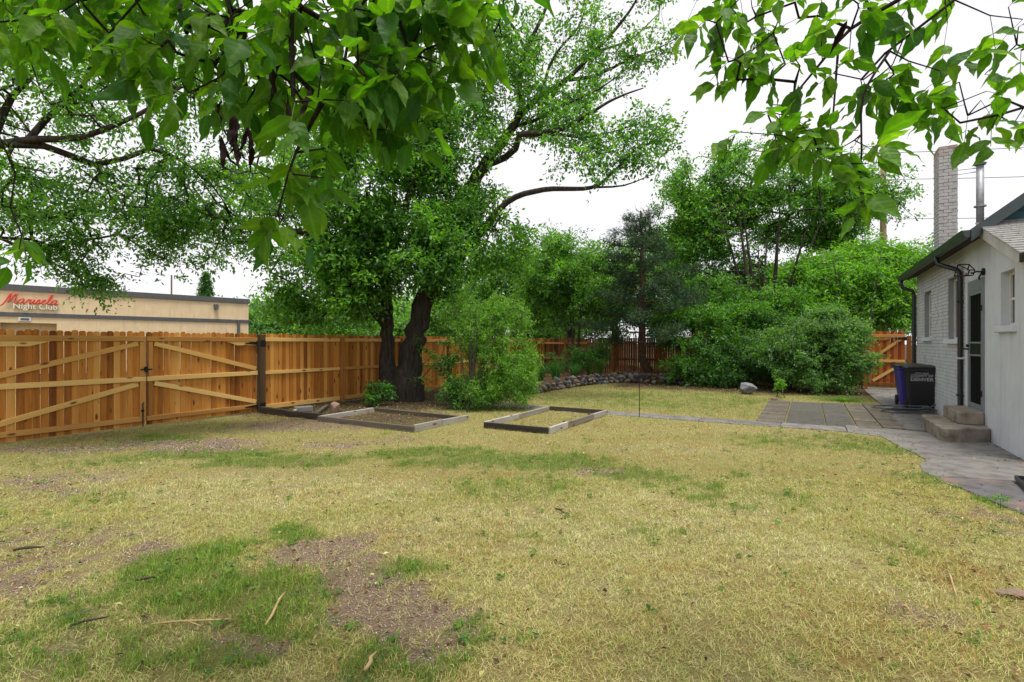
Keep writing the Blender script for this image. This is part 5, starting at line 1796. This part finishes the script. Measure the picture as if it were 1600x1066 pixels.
sk.limb([T0, (.3, -1.1, 3.25), (-.5, .3, 3.35), W(430, -260, 1.5), W(340, -150, 1.55)], .09, .02, step=.15)
sk.limb([(-.5, .3, 3.35), W(120, -300, 1.7), W(60, -120, 1.8)], .035, .010, step=.15)
sk.limb([(.2, -.9, 3.25), W(700, -330, 1.6), W(690, -140, 1.7)], .04, .010, step=.15)
sk.limb([W(430, -260, 1.5), W(452, -60, 1.4), W(455, 60, 1.38), W(458, 150, 1.36)], .012, .006, step=.06)
sk.limb([W(340, -150, 1.55), W(350, -20, 1.5), W(372, 60, 1.5)], .010, .004, step=.06)
sk.limb([T0, (1.5, -1.0, 3.2), (1.75, .5, 3.3), W(1560, -120, 1.8), W(1491, 0, 1.85), W(1440, 40, 1.9), W(1383, 84, 1.9), W(1345, 125, 1.95)], 0, 0, r=[.08, .06, .04, .018, .011, .009, .007, .004], step=.07)
sk.limb([W(1530, -90, 1.85), W(1404, 0, 1.95), W(1330, 45, 2.0), W(1285, 95, 2.0), W(1240, 150, 2.0), W(1200, 180, 2.0)], .010, .003, step=.07)
sk.limb([W(1390, 80, 1.9), W(1349, 150, 1.8), W(1346, 240, 1.8), W(1340, 320, 1.8)], .005, .002, step=.06)
sk.limb([W(1310, 70, 2.0), W(1300, 190, 1.95), W(1284, 240, 1.95)], .005, .002, step=.06)
sk.limb([(1.75, .5, 3.3), W(1700, 0, 1.9), W(1640, 140, 1.9), W(1560, 180, 1.9), W(1500, 192, 1.9)], .014, .004, step=.08)
HANG = [  # photo place, half-size, how many leaf stalks, depth
    (60, 20, 90, 60, 36, 1.55, 2.2), (180, 60, 90, 70, 42, 1.4, 2.1), (290, 85, 80, 85, 24, 1.35, 2.0), (400, 120, 80, 90, 28, 1.3, 1.9), (500, 125, 80, 100, 30, 1.3, 1.8), (580, 105, 65, 95, 24, 1.3, 1.8), (670, 45, 60, 45, 14, 1.4, 1.8),
    (740, 70, 50, 34, 11, 1.5, 1.8), (660, 20, 90, 40, 16, 1.45, 1.9), (640, 90, 60, 60, 12, 1.4, 1.8), (480, 270, 38, 45, 8, 1.4, 1.6), (440, 350, 20, 24, 3, 1.4, 1.5), (600, 200, 45, 35, 9, 1.4, 1.7), (640, 140, 40, 50, 7, 1.4, 1.7), (20, 395, 16, 22, 3, 1.6, 1.7), (790, 15, 30, 14, 2, 1.6, 1.8),
    (300, -150, 420, 110, 105, 1.3, 2.6), (680, -90, 120, 60, 20, 1.4, 2.0), (150, 0, 160, 40, 22, 1.6, 2.2), (480, 20, 180, 40, 30, 1.4, 2.0), (350, -350, 500, 120, 40, .9, 2.0),  # mostly unseen stalks above the frame, added to shade the leaves below
    (1130, 35, 60, 40, 13, 1.8, 2.1), (1165, 130, 40, 30, 6, 1.85, 2.05), (1225, 95, 70, 60, 12, 1.8, 2.1), (1300, 30, 70, 40, 9, 1.8, 2.1), (1190, 215, 45, 35, 7, 1.8, 2.05), (1250, 250, 55, 45, 11, 1.75, 2.05), (1330, 270, 45, 40, 9, 1.7, 1.9), (1350, 320, 16, 16, 2, 1.7, 1.8),
    (1400, 150, 60, 45, 9, 1.8, 2.1), (1500, 160, 60, 45, 10, 1.8, 2.05), (1570, 60, 30, 50, 5, 1.8, 2.0), (1450, 30, 60, 35, 6, 1.8, 2.1), (1320, 140, 45, 35, 6, 1.85, 2.1), (1570, 200, 40, 30, 5, 1.8, 2.0),
    (1350, -70, 240, 45, 22, 1.8, 2.4), (1650, 60, 60, 120, 9, 1.8, 2.2),
]
tg = []
for px, py, rx, ry, n, y0, y1 in HANG:
    for i in range(n):
        an = rng.uniform(0, 6.28); q = rng.random() ** .5
        tg.append(W(px + math.cos(an) * q * rx, py - 22 + math.sin(an) * q * ry, rng.uniform(y0, y1)))
tg = np.array(tg)
tips = sk.grow(tg, .09, .03, jit=.05, r0=.0016, maxr=.008)
me = sk.mesh_chains('trunk', sk.chains, 12, .05); me.transform(Matrix.Translation(-Vector(NT_B)))
link('trunk', me, M_TWIG, near)
me = sk.mesh_twigs('twigs'); me.transform(Matrix.Translation(-Vector(NT_B)))
link('twigs', me, M_TWIG, near)['kind'] = 'stuff'
SP = np.array(sk.p)
lf = []
stalk = MB()
for ti_ in tips:
    p0 = SP[ti_]
    q = p0 - SP[sk.par[ti_]]
    dr = Vector(q / (np.linalg.norm(q) + 1e-6)) * .45 + Vector(rng.normal(size=3)) * .55 + Vector((0, 0, -.45))
    dr.normalize()
    Lr = rng.uniform(.07, .13)
    p1 = Vector(p0) + dr * Lr
    stalk.tube([p0, Vector(p0) + dr * Lr * .5 + Vector((0, 0, .006)), p1], .0011, 4, cap=False)
    sdv = dr.cross(Vector(rng.normal(size=3))).normalized()
    npair = 1 if rng.random() < .55 else 2
    spots = [(1.0, 0.0)] + [(1 - .42 * (k + 1) + rng.uniform(-.05, .05), s_ * rng.uniform(.75, 1.15)) for k in range(npair) for s_ in (-1, 1)]
    for f, side_ in spots:
        base = Vector(p0) + dr * Lr * f
        d = (dr * math.cos(side_) + sdv * math.sin(side_) + Vector((0, 0, -.28)) + Vector(rng.normal(size=3)) * .16).normalized()
        up = Vector((rng.normal() * .55, rng.normal() * .55, 1.0))
        x_ax = d.cross(up).normalized()
        z_ax = x_ax.cross(d).normalized()
        L = rng.uniform(.078, .124) * (1.08 if side_ == 0 else .92)
        Mx = Matrix((x_ax * L, d * L, z_ax * L)).transposed().to_4x4()
        Mx.translation = base
        c = base + d * L * .5
        if c.y < .3: continue
        u, v_ = 800 + F * c.x / c.y, HOR - F * (c.z - CAMH) / c.y
        vw = (c - Vector((0, 0, CAMH))).normalized()
        size = (L * F / c.y) ** 2 * max(.15, abs(z_ax.dot(vw)))
        inside = -20 < u < 1620 and -20 < v_ < 1066
        lf.append((size if inside else 0, Mx, int(rng.integers(0, 12))))
me = stalk.mesh('stalks', True); me.transform(Matrix.Translation(-Vector(NT_B)))
link('stalks', me, leaf_mat_stalk := plain_mat('stalk_green', (.09, .12, .03), .6, .3), near)['kind'] = 'stuff'
order = sorted(range(len(lf)), key=lambda i: -lf[i][0])
OFF = Matrix.Translation(-Vector(NT_B))
VV, FF, AA, TT = [], [], [], []
nv = 0
for rank, i in enumerate(order):
    size, Mx, k = lf[i]
    if rank < 300:
        o = link('leaf', LM[k], None, near)
        o.matrix_local = OFF @ Mx
    else:
        V, Fc, A = LV[k]
        m4 = np.array(OFF @ Mx)
        VV.append(V @ m4[:3, :3].T + m4[:3, 3]); FF.append(Fc + nv); AA.append(A)
        TT.append(np.tile(np.array([*(np.array(NEAR_PAL[k % 6]) * rng.uniform(.75, 1.25)), 1.0]), (len(V), 1)))
        nv += len(V)
me = mesh_np('foliage', np.concatenate(VV), np.concatenate(FF), True, {'tint': np.concatenate(TT), 'lc': np.concatenate(AA)})
tag(link('foliage', me, M_NEARLEAF, near), kind='stuff')
# withered brown leaves still hanging
t = NT('withered_leaf')
M_WITHER = t.done(t.bsdf((.016, .008, .006), .8, .15))
for px, py, n in ((352, 215, 9), (455, 160, 6), (378, 225, 5), (1325, 60, 1)):
    for i in range(n):
        q = rng.normal(size=2) * (10, 16)
        d = Vector((rng.normal() * .25, rng.normal() * .25, -1)).normalized()
        x_ax = d.cross(Vector((rng.normal(), rng.normal(), 0))).normalized()
        L = rng.uniform(.06, .10)
        Mx = Matrix((x_ax * L * .42, d * L * 1.1, x_ax.cross(d) * L * 1.3)).transposed().to_4x4()
        Mx.translation = Vector(W(px + q[0], py - 20 + q[1], 1.34))
        m_ = LM[i % 6].copy(); m_.materials.clear(); m_.materials.append(M_WITHER)
        o = link('withered_leaf', m_, None, near)
        o.matrix_local = OFF @ Mx

# ------------------------------------------------------------------ grass
def keep_out(X, Y):
    a = .5 * X + .866 * Y; b = .866 * X - .5 * Y
    out = (b > 2.5) | (b < -11.05) | (a > 21.9)
    out |= (a > 11.0 + .05 * vnoise(X * 9, Y * 9, 7)) & (a < 11.56 - .05 * vnoise(X * 9, Y * 9, 17)) & (b > -8.2)
    edge = np.interp(a, [4.2, 5, 6, 6.8, 7.28, 7.6, 7.86, 8.13, 8.55, 8.87, 9.3, 9.83, 10.72, 10.95, 21.6], [2.55, 2.2, 2.0, 1.67, 1.51, 1.33, 1.30, 1.24, 1.28, 1.40, 1.36, 1.22, 1.1, .63, .63])
    out |= (a < 11) & (b > edge + .02 + .16 * (fbm(X * 4, Y * 4, 77) - .35))
    out |= (a > 11) & (a < 16.1) & (b > -.93) & (b < 1.6)
    out |= (a > 11) & (b > 1.55)
    # behind the stone wall
    yw = np.interp(X, wp[:, 0], wp[:, 1])
    out |= (X > wp[0, 0]) & (X < wp[-1, 0]) & (Y > yw - .05)
    out |= (X <= wp[0, 0]) & (a > 14) & (b < -8.5)
    return out


def sample_ground(n0, ymin, ymax, power):
    rho0 = n0
    ysamp = np.linspace(ymin, ymax, 400)
    wdt = 2.3 * ysamp + 3.0
    dens = rho0 * np.minimum(1, (4.0 / ysamp) ** power) * wdt
    cdf = np.concatenate([[0], np.cumsum((dens[1:] + dens[:-1]) / 2 * np.diff(ysamp))])
    n = int(cdf[-1])
    Y = np.interp(rng.random(n) * cdf[-1], cdf, ysamp)
    X = (rng.random(n) - .5) * (2.3 * Y + 3.0)
    return X, Y


def blades(X, Y, seg3):
    w = cover(X, Y)
    n = len(X)
    r1 = rng.random(n)
    live = ~keep_out(X, Y)
    live &= ~((rng.random(n) < w['d'] * .80) | (rng.random(n) < w['l'] * .88))
    live &= rng.random(n) > np.clip((.47 - fbm(X * 7.5, Y * 7.5, 15, 2)) * 4.0, 0, .75)
    X, Y, r1 = X[live], Y[live], r1[live]
    w = {k: v[live] for k, v in w.items()}
    n = len(X)
    green = rng.random(n) < np.clip(w['g'] * .85 + .05, 0, .8)
    # dried tufts of their own colour
    tuft = fbm(X * 7.5, Y * 7.5, 15, 2)
    ochre = (~green) & (rng.random(n) < np.clip((tuft - .54) * 6, 0, .8) + w['o'] * .5)
    pale = (~green) & (~ochre) & (rng.random(n) < .18 + w['s'] * .75)
    col = np.tile(np.array([.52, .495, .18]), (n, 1))
    col[pale] = (.74, .71, .39)
    col[ochre] = (.47, .34, .10)
    col[green] = np.array([.17, .30, .03])[None] * (.55 + .8 * rng.random((green.sum(), 1)))
    yg = (~green) & (rng.random(n) < (.28 + .55 * np.clip(fbm(X * .8, Y * .8, 44) * 2 - .5, 0, 1)) * (1 - .6 * w['s']))
    col[yg] = (.39, .47, .11)
    col *= (.72 + .5 * rng.random((n, 1)))
    far_s = 1 + np.clip((Y - 4) / 7, 0, 2.2)
    L = np.where(green, rng.uniform(.03, .075, n), rng.uniform(.012, .044, n)) * (1 + .25 * (far_s - 1))
    L = np.where(ochre, L * 1.15, L)
    th = np.where(green, rng.uniform(.2, 1.15, n), rng.uniform(.9, 1.55, n))
    th = np.where(ochre, rng.uniform(.3, 1.2, n), th)
    wd = rng.uniform(.0012, .0029, n) * far_s * np.where(green, 1.15, 1.0)
    ph = rng.uniform(0, 6.283, n)
    loose = (~green) & (rng.random(n) < .26)
    L = np.where(loose, rng.uniform(.03, .08, n), L); th = np.where(loose, rng.uniform(1.35, 1.56, n), th)
    col[loose] = np.array([.58, .52, .22]) * (.55 + .6 * rng.random((loose.sum(), 1)))
    base = np.stack([X, Y, ground_z(X, Y) + np.where(loose, .012, .001)], 1)
    hd = np.stack([np.cos(ph), np.sin(ph), np.zeros(n)], 1)
    sd = np.stack([-np.sin(ph), np.cos(ph), np.zeros(n)], 1) * wd[:, None] * .5
    tip = base + hd * (np.sin(th) * L)[:, None] + np.array([[0, 0, 1.]]) * (np.cos(th) * L + .006)[:, None]
    mid = (base + tip) * .5 + np.array([[0, 0, 1.]]) * (L * .10)[:, None]
    if seg3:
        V = np.stack([base - sd, base + sd, mid + sd * .8, mid - sd * .8, tip], 1).reshape(-1, 3)
        o = np.arange(n)[:, None] * 5
        Fc = np.concatenate([o + np.array([[0, 1, 2]]), o + np.array([[0, 2, 3]]), o + np.array([[3, 2, 4]])])
        k = 5
    else:
        V = np.stack([base - sd, base + sd, tip], 1).reshape(-1, 3)
        Fc = np.arange(n * 3).reshape(-1, 3)
        k = 3
    col = np.concatenate([np.clip(col, 0, .9), np.ones((n, 1))], 1)
    return V, Fc, np.repeat(col, k, 0)


M_GRASS = leaf_mat('grass_blade', .25, (1.15, 1.2, .8), .6, .25)
X, Y = sample_ground(10400, 1.3, 6.0, 1.55)
V1, F1, C1 = blades(X, Y, True)
X, Y = sample_ground(7000, 6.0, 23.0, 1.55)
V2, F2, C2 = blades(X, Y, False)
me = mesh_np('grass', np.concatenate([V1, V2]), np.concatenate([F1, F2 + len(V1)]), False, {'tint': np.concatenate([C1, C2])})
tag(link('grass', me, M_GRASS), 'dry straw-coloured lawn grass with green patches', 'grass', kind='stuff')

# gravel chips on the bare places
X, Y = sample_ground(2600, 1.4, 9.5, 1.3)
w = cover(X, Y)
ok = (rng.random(len(X)) < np.clip(w['d'] * .8 - .2, 0, .6)) & ~keep_out(X, Y)
X, Y = X[ok], Y[ok]
n = len(X)
tet = np.array([(1, 0, -.3), (-.5, .87, -.3), (-.5, -.87, -.3), (.1, 0, .8)], float)
sz = rng.uniform(.003, .0085, n) * (1 + np.clip((Y - 4) / 5, 0, 1))
th = rng.uniform(0, 6.28, n)
ct, st2 = np.cos(th), np.sin(th)
q = tet[None] * sz[:, None, None] * (1 + .35 * rng.normal(size=(n, 4, 3)))
V = np.stack([q[..., 0] * ct[:, None] - q[..., 1] * st2[:, None], q[..., 0] * st2[:, None] + q[..., 1] * ct[:, None], q[..., 2]], -1) + np.stack([X, Y, ground_z(X, Y) + .004], 1)[:, None]
o_ = np.arange(n)[:, None] * 4
Fc = np.concatenate([o_ + np.array([[0, 1, 3]]), o_ + np.array([[1, 2, 3]]), o_ + np.array([[2, 0, 3]]), o_ + np.array([[0, 2, 1]])])
pal = np.array([(.42, .31, .26), (.31, .23, .20), (.44, .35, .29), (.17, .125, .105), (.40, .35, .30)])
tint = np.concatenate([pal[rng.integers(0, 5, n)] * (1 + .2 * rng.normal(size=(n, 1))), np.ones((n, 1))], 1)
me = mesh_np('gravel', V.reshape(-1, 3), Fc, False, {'tint': np.repeat(np.clip(tint, .02, .8), 4, 0)})
t = NT('gravel_chip')
at = t.n('Attribute', attribute_name='tint')
tag(link('gravel', me, t.done(t.bsdf(at.outputs['Color'], .9, .2))), 'pinkish gravel chips on the bare patches of the lawn', 'gravel', kind='stuff')

# broad-leaved weeds among the grass
X, Y = sample_ground(46, 1.4, 12, .8)
w = cover(X, Y)
ok = (rng.random(len(X)) < .10 + .75 * w['g']) & ~keep_out(X, Y)
cx, cy2 = X[ok], Y[ok]
per = 9
X = np.repeat(cx, per); Y = np.repeat(cy2, per)
n = len(X)
ph = rng.uniform(0, 6.28, n)
L = rng.uniform(.015, .045, n) * np.repeat(rng.uniform(.6, 1.3, len(cx)), per)
pos = np.stack([X, Y, ground_z(X, Y) + rng.uniform(.01, .04, n)], 1) + rng.normal(size=(n, 3)) * np.array([.02, .02, 0])
d = np.stack([np.cos(ph), np.sin(ph), rng.uniform(-.2, .6, n)], 1)
tint = np.array([(.09, .20, .03), (.14, .26, .04), (.06, .15, .035)])[rng.integers(0, 3, n)] * (1 + .2 * rng.normal(size=(n, 1)))
me = leaves_mesh('weeds', pos, d, unit(np.stack([rng.normal(size=n) * .5, rng.normal(size=n) * .5, np.ones(n)], 1)), L, L * .55, np.clip(tint, .01, .6), .15)
tag(link('weeds', me, M_LEAF), 'small broad-leaved weeds scattered through the lawn', 'weeds', kind='stuff')

# fallen leaves and bits lying about
n = 9000
X, Y = sample_ground(420, 1.4, 22, .6)
w = cover(X, Y)
a = .5 * X + .866 * Y; b = .866 * X - .5 * Y
pr = .10 + w['l'] * .85 + w['d'] * .16 + .25 * np.clip(1 - np.abs(b - 1.1) * 2.0, 0, 1) * (a < 11) + .6 * np.clip((b - 2.2) * 3, 0, 1) * (a < 12)
ok = (rng.random(len(X)) < pr) & ~((b > 2.56) | (b < -11))
X, Y = X[ok], Y[ok]
n = len(X)
pal = np.array([(.20, .11, .045), (.11, .06, .03), (.33, .24, .10), (.05, .035, .025), (.45, .40, .18), (.15, .08, .04)])
tint = pal[rng.choice(6, n, p=[.28, .27, .12, .2, .05, .08])] * (1 + .2 * rng.normal(size=(n, 1)))
ph = rng.uniform(0, 6.28, n)
pos = np.stack([X, Y, ground_z(X, Y) + rng.uniform(.012, .035, n)], 1)
d = np.stack([np.cos(ph), np.sin(ph), rng.normal(size=n) * .25], 1)
L = rng.uniform(.012, .055, n)
me = leaves_mesh('leaf_litter', pos, d, unit(np.stack([rng.normal(size=n) * .4, rng.normal(size=n) * .4, np.ones(n)], 1)), L, L * rng.uniform(.25, .6, n), np.clip(tint, .01, .6), .2)
tag(link('leaf_litter', me, leaf_mat('dead_leaf', .1, (1, 1, 1), .8, .15)), 'brown fallen leaves and bits scattered over the ground', 'leaf litter', kind='stuff')

# sticks
M_STICKPALE = plain_mat('pale_stick', (.42, .30, .15), .8, .2)
M_STICKDARK = plain_mat('dark_stick', (.05, .04, .032), .85, .2)
for p, q, r_, m_, lb in [((415, 985), (446, 933), .008, M_STICKPALE, 'pale straight stick lying across the green grass patch'), ((235, 984), (362, 976), .006, M_STICKPALE, 'long pale forked twig lying on the dry grass below the green patch'),
                         ((22, 866), (70, 862), .011, M_STICKDARK, 'short dark stick on the bare ground near the picture edge'), ((110, 986), (172, 972), .007, M_STICKDARK, 'dark twig lying next to the pale forked twig'),
                         ((868, 800), (888, 810), .009, M_STICKDARK, 'small dark stick in the middle of the pale straw'), ((212, 914), (250, 910), .008, M_STICKDARK, 'dark twig touching the edge of the green grass patch'),
                         ((1482, 900), (1496, 942), .005, M_STICKPALE, 'thin dry stalk lying in the ochre grass near the flat stone'), ((570, 1058), (588, 1030), .011, M_STICKPALE, 'brown curled strip of bark at the bottom of the lawn')]:
    a, b = Vector(G(*p)), Vector(G(*q))
    m = (a + b) / 2
    up = Vector((0, 0, r_ + .03))
    mb = MB()
    sd = Vector((rng.normal(), rng.normal(), 0)) * .012
    mb.tube([a - m + up * .8, (a - m) * .4 + sd + up, (b - m) * .35 - sd + up, b - m + up * .9], [r_ * .8, r_, r_ * .9, r_ * .4], 7)
    if 'forked' in lb: mb.tube([(a - m) * .1 + up, (b - m) * .5 + Vector((0, -.10, .02)) + up], [r_ * .7, r_ * .3], 6)
    tag(mb.build('stick', m_, None, smooth=True, loc=m), lb, 'stick')

# ------------------------------------------------------------------ strap-leaved plants and weeds
def strap_clump(name, label, base, n, h, spread, col, wd=.028, group=None):
    e = empty(name, tuple(base), 0, label, 'plant', group)
    V, Fc, C_ = [], [], []
    for i in range(n):
        an = rng.uniform(0, 6.28); ln = h * rng.uniform(.6, 1.15); out = spread * rng.uniform(.2, 1.0)
        b0 = np.array([math.cos(an), math.sin(an), 0]) * rng.uniform(0, .12)
        s_ = np.array([-math.sin(an + rng.normal() * .6), math.cos(an + rng.normal() * .6), 0]) * wd / 2
        cc = np.array(col) * rng.uniform(.7, 1.3)
        o = len(V)
        for k, f in enumerate((0, .35, .7, 1.0)):
            c = b0 + np.array([math.cos(an) * out * f ** 1.8, math.sin(an) * out * f ** 1.8, ln * (f - .22 * f ** 3 * (out / .3))])
            wk = (1, 1, .75, .08)[k]
            V += [c - s_ * wk, c + s_ * wk]; C_ += [(*cc, 1)] * 2
        for k in range(3): Fc.append((o + 2 * k, o + 2 * k + 1, o + 2 * k + 3, o + 2 * k + 2))
    me = mesh_np('leaves', np.array(V), np.array(Fc), True, {'tint': np.array(C_)})
    link('leaves', me, M_LEAF, e)
    return e


for px, py, Y, n, h, lb in [(843, 588, 17.6, 90, .62, 'blue-green iris clump on the bed nearest the feathery shrub'), (868, 587, 18.4, 90, .68, 'blue-green iris clump in the middle of the bed edge'), (898, 586, 19.6, 80, .6, 'dense green iris clump behind the low stone wall'), (922, 588, 20.3, 60, .8, 'tall pale strap-leaved clump leaning over the stone wall'), (938, 590, 20.6, 50, .7, 'arching pale strap-leaved clump where the stone wall rises')]:
    b = W(px, py, Y); b[2] = .3
    strap_clump('iris_clump', lb, b, n, h, .34, (.10, .22, .07) if 'pale' in lb else (.06, .16, .055), .03, 'strap-leaved clumps on the bed')
b = W(905, 560, 20.5); b[2] = .3
tree('low_shrub', 'low dark green shrub on the bed before the fence', tuple(b), stems(b, 5, .6, .9, r0=.015), [px_blob(900, 560, 20.4, 42, 16, .6), px_blob(860, 572, 19.8, 30, 10, .5), px_blob(935, 548, 20.8, 22, 16, .5)], 150, 44, .12, .075, .5, PAL_DARK + PAL_ELM[:2], cat='shrub', trunk='stem', crown='foliage', r0=.004, twig=.15, trunk_n=6, maxr=.01)
wd_ = G(1563, 796)
tree('weed', 'small bright weed growing at the edge of the stained walk', tuple(wd_), [dict(p=[wd_, wd_ + np.array([0, 0, .1])], r0=.004, r1=.002, start=False, step=.04)], [px_blob(1563, 783, 4.9, 13, 10, .07)], 20, 18, .025, .028, .5, PAL_BRIGHT, cat='plant', trunk='stem', crown='foliage', r0=.0015, twig=.03, trunk_n=6, maxr=.003)
n_ = G(1310, 621)
strap_n = strap_clump('ground_cover', 'bright low grass tuft along the back edge of the patio', G(1320, 627), 220, .16, .9, (.10, .24, .03), .012)

# ------------------------------------------------------------------ neighbours' things beyond the fence
nh = empty('neighbour_house', tuple(AB(27.5, -1.2)), R(-30), 'orange-brown timber house glimpsed through the trees behind the fence', 'house')
M_NWALL = wood_mat('neighbour_siding', [(0.2, (.30, .14, .06)), (.5, (.42, .22, .10)), (.8, (.52, .32, .17))], 0, knots=False)
for k in range(18):
    MB().box(-4, 4, -.02 - .004 * (k % 2), .0, k * .2, k * .2 + .19).build('siding_board', M_NWALL, nh)
mb = MB()
mb.box(-3.98, 3.98, .001, 5, 0, 3.5)
mb.build('wall', M_NWALL, nh)
mb = MB()
mb.prism([(-4.4, -.5, 3.45), (-4.4, 2.5, 5.2), (-4.4, 5.5, 3.45), (-4.4, 5.5, 3.33), (-4.4, 2.5, 5.05), (-4.4, -.5, 3.33)], (8.8, 0, 0))
mb.build('roof', M_ROOFDARK, nh)
pole = empty('utility_pole', (18.85, 26, 0), 0, 'brown wooden utility pole rising behind the tree near the chimney', 'pole')
M_POLE = wood_mat('pole_wood', [(0.2, (.16, .09, .06)), (.6, (.30, .18, .13)), (.9, (.38, .25, .19))], 2, knots=False)
MB().tube([(0, 0, -.1), (0, 0, 6), (0, 0, 12.3)], [.17, .15, .12], 12).build('shaft', M_POLE, pole, smooth=True)
MB().box(-.35, .35, -.06, .06, 11.2, 11.3).build('crossarm', M_POLE, pole)
MB().tube([(-.25, -.25, 10.85), (.25, -.25, 10.95)], .06, 8).build('bracket', M_CLUBTRIM, pole)
for z0, z1, lb in ((11.25, 11.9, 'topmost thin wire running right from the utility pole'), (9.9, 10.2, 'middle thin wire behind the chimney'), (7.9, 8.2, 'lowest thin wire behind the chimney')):
    mb = MB()
    mb.tube([(18.85 + f * 26, 26 - f * 3, z0 + (z1 - z0) * f - 2.2 * f * (1 - f) * .4) for f in np.linspace(-.35, 1, 24)], .017, 5)
    tag(mb.build('power_line', M_CLUBTRIM), lb, 'wire')
mast = W(268, 462, 40)
tag(MB().tube([(mast[0], mast[1], 0), (mast[0], mast[1], W(268, 430, 40)[2])], .06, 8).build('mast', M_POLE), 'thin brown mast standing up behind the nightclub roof', 'pole')
mast = W(195, 462, 33)
tag(MB().tube([(mast[0], mast[1], 3.9), (mast[0], mast[1], W(195, 446, 33)[2])], .05, 8).build('roof_vent', M_STEEL), 'short vent pipe on the nightclub roof edge', 'vent')
